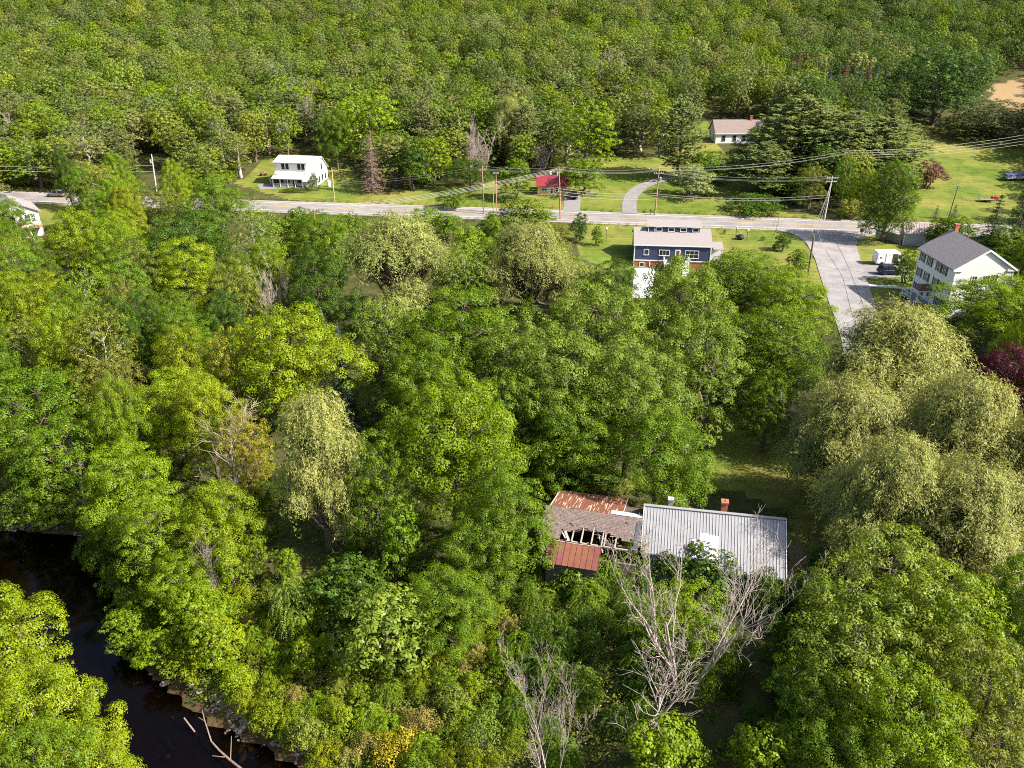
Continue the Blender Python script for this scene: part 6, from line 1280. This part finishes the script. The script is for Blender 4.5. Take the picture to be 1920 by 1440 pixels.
Pb = np.array(SCRUB + DARKV); P = np.stack([rn.uniform(Pb[:, 0].min(), Pb[:, 0].max(), 9000), rn.uniform(Pb[:, 1].min(), Pb[:, 1].max(), 9000)], 1); P = P[inside(P, SCRUB) | inside(P, DARKV)][:2600]
weeds('slope_weeds', P, .9, .26, .10, (.17, .20, .03), 'tall weeds between the bushes of the river slope', 18, 2)
BK = smooth_line(RIGHT_BANK, .5); BK = BK[(BK[:, 0] > -70) & (BK[:, 0] < 2)]; ib = rn.integers(2, len(BK) - 2, 1500); tb = unit(np.gradient(BK, axis=0)); nb_ = np.stack([-tb[:, 1], tb[:, 0]], 1)
weeds('bank_weeds', BK[ib] + nb_[ib] * rn.uniform(.5, 4.0, 1500)[:, None], .8, .24, .10, (.13, .185, .015), 'leafy weeds hanging over the right bank of the river', 16, 5)
T_ = unit(np.gradient(ROAD_LINE, axis=0)); Nn = np.stack([-T_[:, 1], T_[:, 0]], 1); i_ = rn.integers(40, len(ROAD_LINE) - 60, 3000); sd_ = np.where(rn.random(3000) < .6, 1, -1)
P = ROAD_LINE[i_] + Nn[i_] * (sd_ * (5.9 + np.abs(rn.normal(size=3000)) * 1.1))[:, None]; P = P[~inside(P, sr)]
dq = np.concatenate([smooth_line([hit(1181, 401)[:2], hit(1179, 385)[:2]], 1.), smooth_line([hit(1068, 406)[:2], hit(1072, 390)[:2]], 1.)]); P = P[np.array([np.hypot(*(dq - p).T).min() > 2.6 for p in P])]
weeds('roadside_weeds', P, .7, .38, .10, (.20, .21, .035), 'tall grass and weeds along both edges of the main road', 12, 3)

# ---------------------------------------------------------------- the wooded hill behind the road
cand = []; rr2 = np.random.default_rng(9); cell = {}
Yc = 176 + (rr2.random(34000) ** .66) * 494; Xc = rr2.uniform(-1, 1, 34000) * (.72 * Yc + 25); P = np.stack([Xc, Yc], 1)
P = P[clear_ground(P, 7.5)]; keep = []
HP = {}
for (x, y, r) in PLACED: HP.setdefault((int(x // 12), int(y // 12)), []).append((x, y, r))
for x, y in P:
    if y < np.interp(x, ROAD_LINE[:, 0], ROAD_LINE[:, 1]) + 7: continue
    ci, cj = int(x // 8), int(y // 8); ok = True
    dmin = rn.uniform(4.6, 6.2) if y < 330 else rn.uniform(4.8, 7.4)
    for a in (-1, 0, 1):
        for b in (-1, 0, 1):
            for q in cell.get((ci + a, cj + b), ()):
                if (q[0] - x) ** 2 + (q[1] - y) ** 2 < dmin * dmin: ok = False
    if not ok: continue
    ok = all((q[0] - x) ** 2 + (q[1] - y) ** 2 > (q[2] * .55 + 2) ** 2 for a in (-1, 0, 1) for b in (-1, 0, 1) for q in HP.get((int(x // 12) + a, int(y // 12) + b), ()))
    if not ok: continue
    cell.setdefault((ci, cj), []).append((x, y)); keep.append((x, y))
keep = [k for k in keep if True]
def wood_kind(x, y):
    u = proj(x, y, tz1(x, y) + 12)[0]; q = rn.random(); s = math.sin(x * .031 + 1) + math.sin(y * .027 + x * .012)
    if q < (.42 if math.sin(x * .043 + 2) * math.sin(y * .05 + 1) > .55 else .05): return ('pine_a', 'pine_b')[rn.integers(2)], PINE, 'pine_tree', 'pine'
    if u > 1480 and q < .75: return ('wood_c', 'wood_a')[rn.integers(2)], ((.085, .145, .022), (.07, .125, .018), (.11, .17, .03), (.09, .135, .03))[rn.integers(4)], 'woodland_tree', 'tree'
    if q < .06: return 'dead_far', MID, 'dead_tree', 'dead tree'
    c = (LIME2, (.15, .205, .025), (.125, .18, .02), (.105, .16, .018), (.17, .20, .05), (.08, .13, .016), (.185, .235, .025), (.13, .175, .045))[int((q * 7 + s * 1.3) % 8)]
    return ('wood_a', 'wood_b', 'wood_c', 'wood_d')[rn.integers(4)], c, 'woodland_tree', 'tree'
WL = {'pine_tree': ('white pine on the wooded hill across the road', 'pines of the wooded hill'), 'woodland_tree': ('leafy tree on the wooded hill', 'leafy trees of the wooded hill'), 'spruce_tree': ('narrow spruce in the spruce stand above the pines', 'spruce stand of the wooded hill'), 'dead_tree': ('bare dead tree on the wooded hill across the road', 'dead trees of the wooded hill')}
keep.sort(key=lambda p: p[1]); nind = 0; rest = []
for x, y in keep:
    pn, c, nm, cat = wood_kind(x, y); big_ = .5 + .5 * math.sin(x * .06 + y * .023) * math.sin(y * .071 - x * .02); h = rn.uniform(10, 15) * (1 if y > 225 else .8) + 5 * big_ * rn.random(); w_ = rn.uniform(7, 10.5) + 5 * big_ * rn.random() * (.55 if pn in ('spruce', 'dead_far') else 1)
    if y < 330 and hides(x, y, h, w_) > 0: continue
    if y >= 330 and hides(x, y, h * .8, w_ * .7) > 3: continue
    u, v, d = proj(x, y, tz1(x, y) + h)
    if nind < 280 and -60 < u < 1980:
        l_, g_ = WL[nm]
        if nm == 'woodland_tree':
            tone = 'bright green' if c[1] > .17 else 'grey green' if c[2] > .03 else 'dark green' if c[1] < .13 else 'mid green'; where = 'behind the white porch house' if u < 800 else 'behind the yellow cottage' if u < 1290 else 'behind the woodside house' if u < 1500 else 'beside the hay field'
            l_ = tone + ' tree of the hillside wood ' + where; g_ = tone + ' trees ' + where
        tree(pn, x, y, h, w_, jit(c, .16), nm, l_, cat, g_, rng=rt); nind += 1
    elif -160 < u < 2080: rest.append((x, y, h, w_, jit(c, .16), pn))
EDGE = []
for x, y in [k for k in keep if k[1] < 300]:
    if len(EDGE) >= 90: break
    ex, ey = x + rn.normal() * 3, y - rn.uniform(2, 6); w_ = rn.uniform(3, 5.5); h = rn.uniform(3, 6)
    if not clear_ground(np.array([[ex, ey]]), 8)[0] or hides(ex, ey, h, w_) > 0 or not far_enough(ex, ey, w_ / 2, EDGE, .8) or ey < np.interp(ex, ROAD_LINE[:, 0], ROAD_LINE[:, 1]) + 5: continue
    tree(('sapling', 'sapling_b', 'shrub_a')[rn.integers(3)], ex, ey, h, w_, jit((MID, DARK, LIME2)[rn.integers(3)], .2), 'edge_bush', 'leafy bush at the foot of the hillside wood', 'shrub', 'bushes along the edge of the hillside wood', rng=rt); EDGE.append((ex, ey, w_ / 2))
print('fill', nfill, 'shrubs', ns_, 'hill trees', nind, 'far', len(rest), 'things', NTREE[0])
# beyond the nearest 290 the wood is one mass
SRC = ['far_a', 'far_b', 'far_c', 'wood_a', 'wood_b', 'wood_c', 'wood_d', 'oak', 'far_pine', 'far_spruce']; src_obj = []
for k, nm in enumerate(SRC):
    x, y, h, w_, c, pn = rest[k]; t = tree(nm, x, y, h, w_, c, 'pine_tree' if 'pine' in nm else 'spruce_tree' if 'spruce' in nm else 'broadleaf_tree', 'tree standing at the start of the distant woodland', 'tree', 'first trees of the distant woodland', rng=rt); src_obj.append([o for o in t.children if o.name.startswith('crown')][0])
rest = rest[10:]; n = len(rest)
pm = bpy.data.meshes.new('distant_woodland'); pm.vertices.add(n); pm.vertices.foreach_set('co', np.array([(x, y, tz1(x, y)) for x, y, *_ in rest], np.float32).ravel())
a = pm.attributes.new('tree_col', 'FLOAT_COLOR', 'POINT'); a.data.foreach_set('color', np.array([(*c, 1) for _, _, _, _, c, _ in rest], np.float32).ravel())
a = pm.attributes.new('size', 'FLOAT_VECTOR', 'POINT'); a.data.foreach_set('vector', np.array([(w_ / 10.5 * rt.uniform(.85, 1.15), w_ / 10.5 * rt.uniform(.85, 1.15), h / 16) for _, _, h, w_, _, _ in rest], np.float32).ravel())
a = pm.attributes.new('turn', 'FLOAT_VECTOR', 'POINT'); a.data.foreach_set('vector', np.array([(rt.uniform(-.12, .12), rt.uniform(-.12, .12), rt.uniform(0, 6.28)) for _ in rest], np.float32).ravel())
a = pm.attributes.new('which', 'INT', 'POINT'); a.data.foreach_set('value', np.array([8 if 'pine' in p else 9 if 'spruce' in p else rt.choice((0, 1, 2, 3, 4, 5, 6, 0, 1, 2, 3, 5)) for *_, p in rest], np.int32))
wood = tag(link('distant_woodland', pm), 'dense distant woodland covering the hill', 'woodland', kind='stuff')
ng = bpy.data.node_groups.new('woodland', 'GeometryNodeTree'); ng.interface.new_socket('Geometry', in_out='INPUT', socket_type='NodeSocketGeometry'); ng.interface.new_socket('Geometry', in_out='OUTPUT', socket_type='NodeSocketGeometry')
N_ = ng.nodes; L_ = ng.links; gi = N_.new('NodeGroupInput'); go = N_.new('NodeGroupOutput'); iop = N_.new('GeometryNodeInstanceOnPoints'); gti = N_.new('GeometryNodeGeometryToInstance')
for o in reversed(src_obj):
    oi = N_.new('GeometryNodeObjectInfo'); oi.inputs['Object'].default_value = o; oi.transform_space = 'ORIGINAL'; L_.new(oi.outputs['Geometry'], gti.inputs[0])
def named(nm, dt):
    a = N_.new('GeometryNodeInputNamedAttribute'); a.data_type = dt; a.inputs['Name'].default_value = nm; return a.outputs[0]
L_.new(gi.outputs[0], iop.inputs['Points']); L_.new(gti.outputs[0], iop.inputs['Instance']); iop.inputs['Pick Instance'].default_value = True
L_.new(named('which', 'INT'), iop.inputs['Instance Index']); L_.new(named('turn', 'FLOAT_VECTOR'), iop.inputs['Rotation']); L_.new(named('size', 'FLOAT_VECTOR'), iop.inputs['Scale'])
L_.new(iop.outputs[0], go.inputs[0]); md = wood.modifiers.new('woodland', 'NODES'); md.node_group = ng
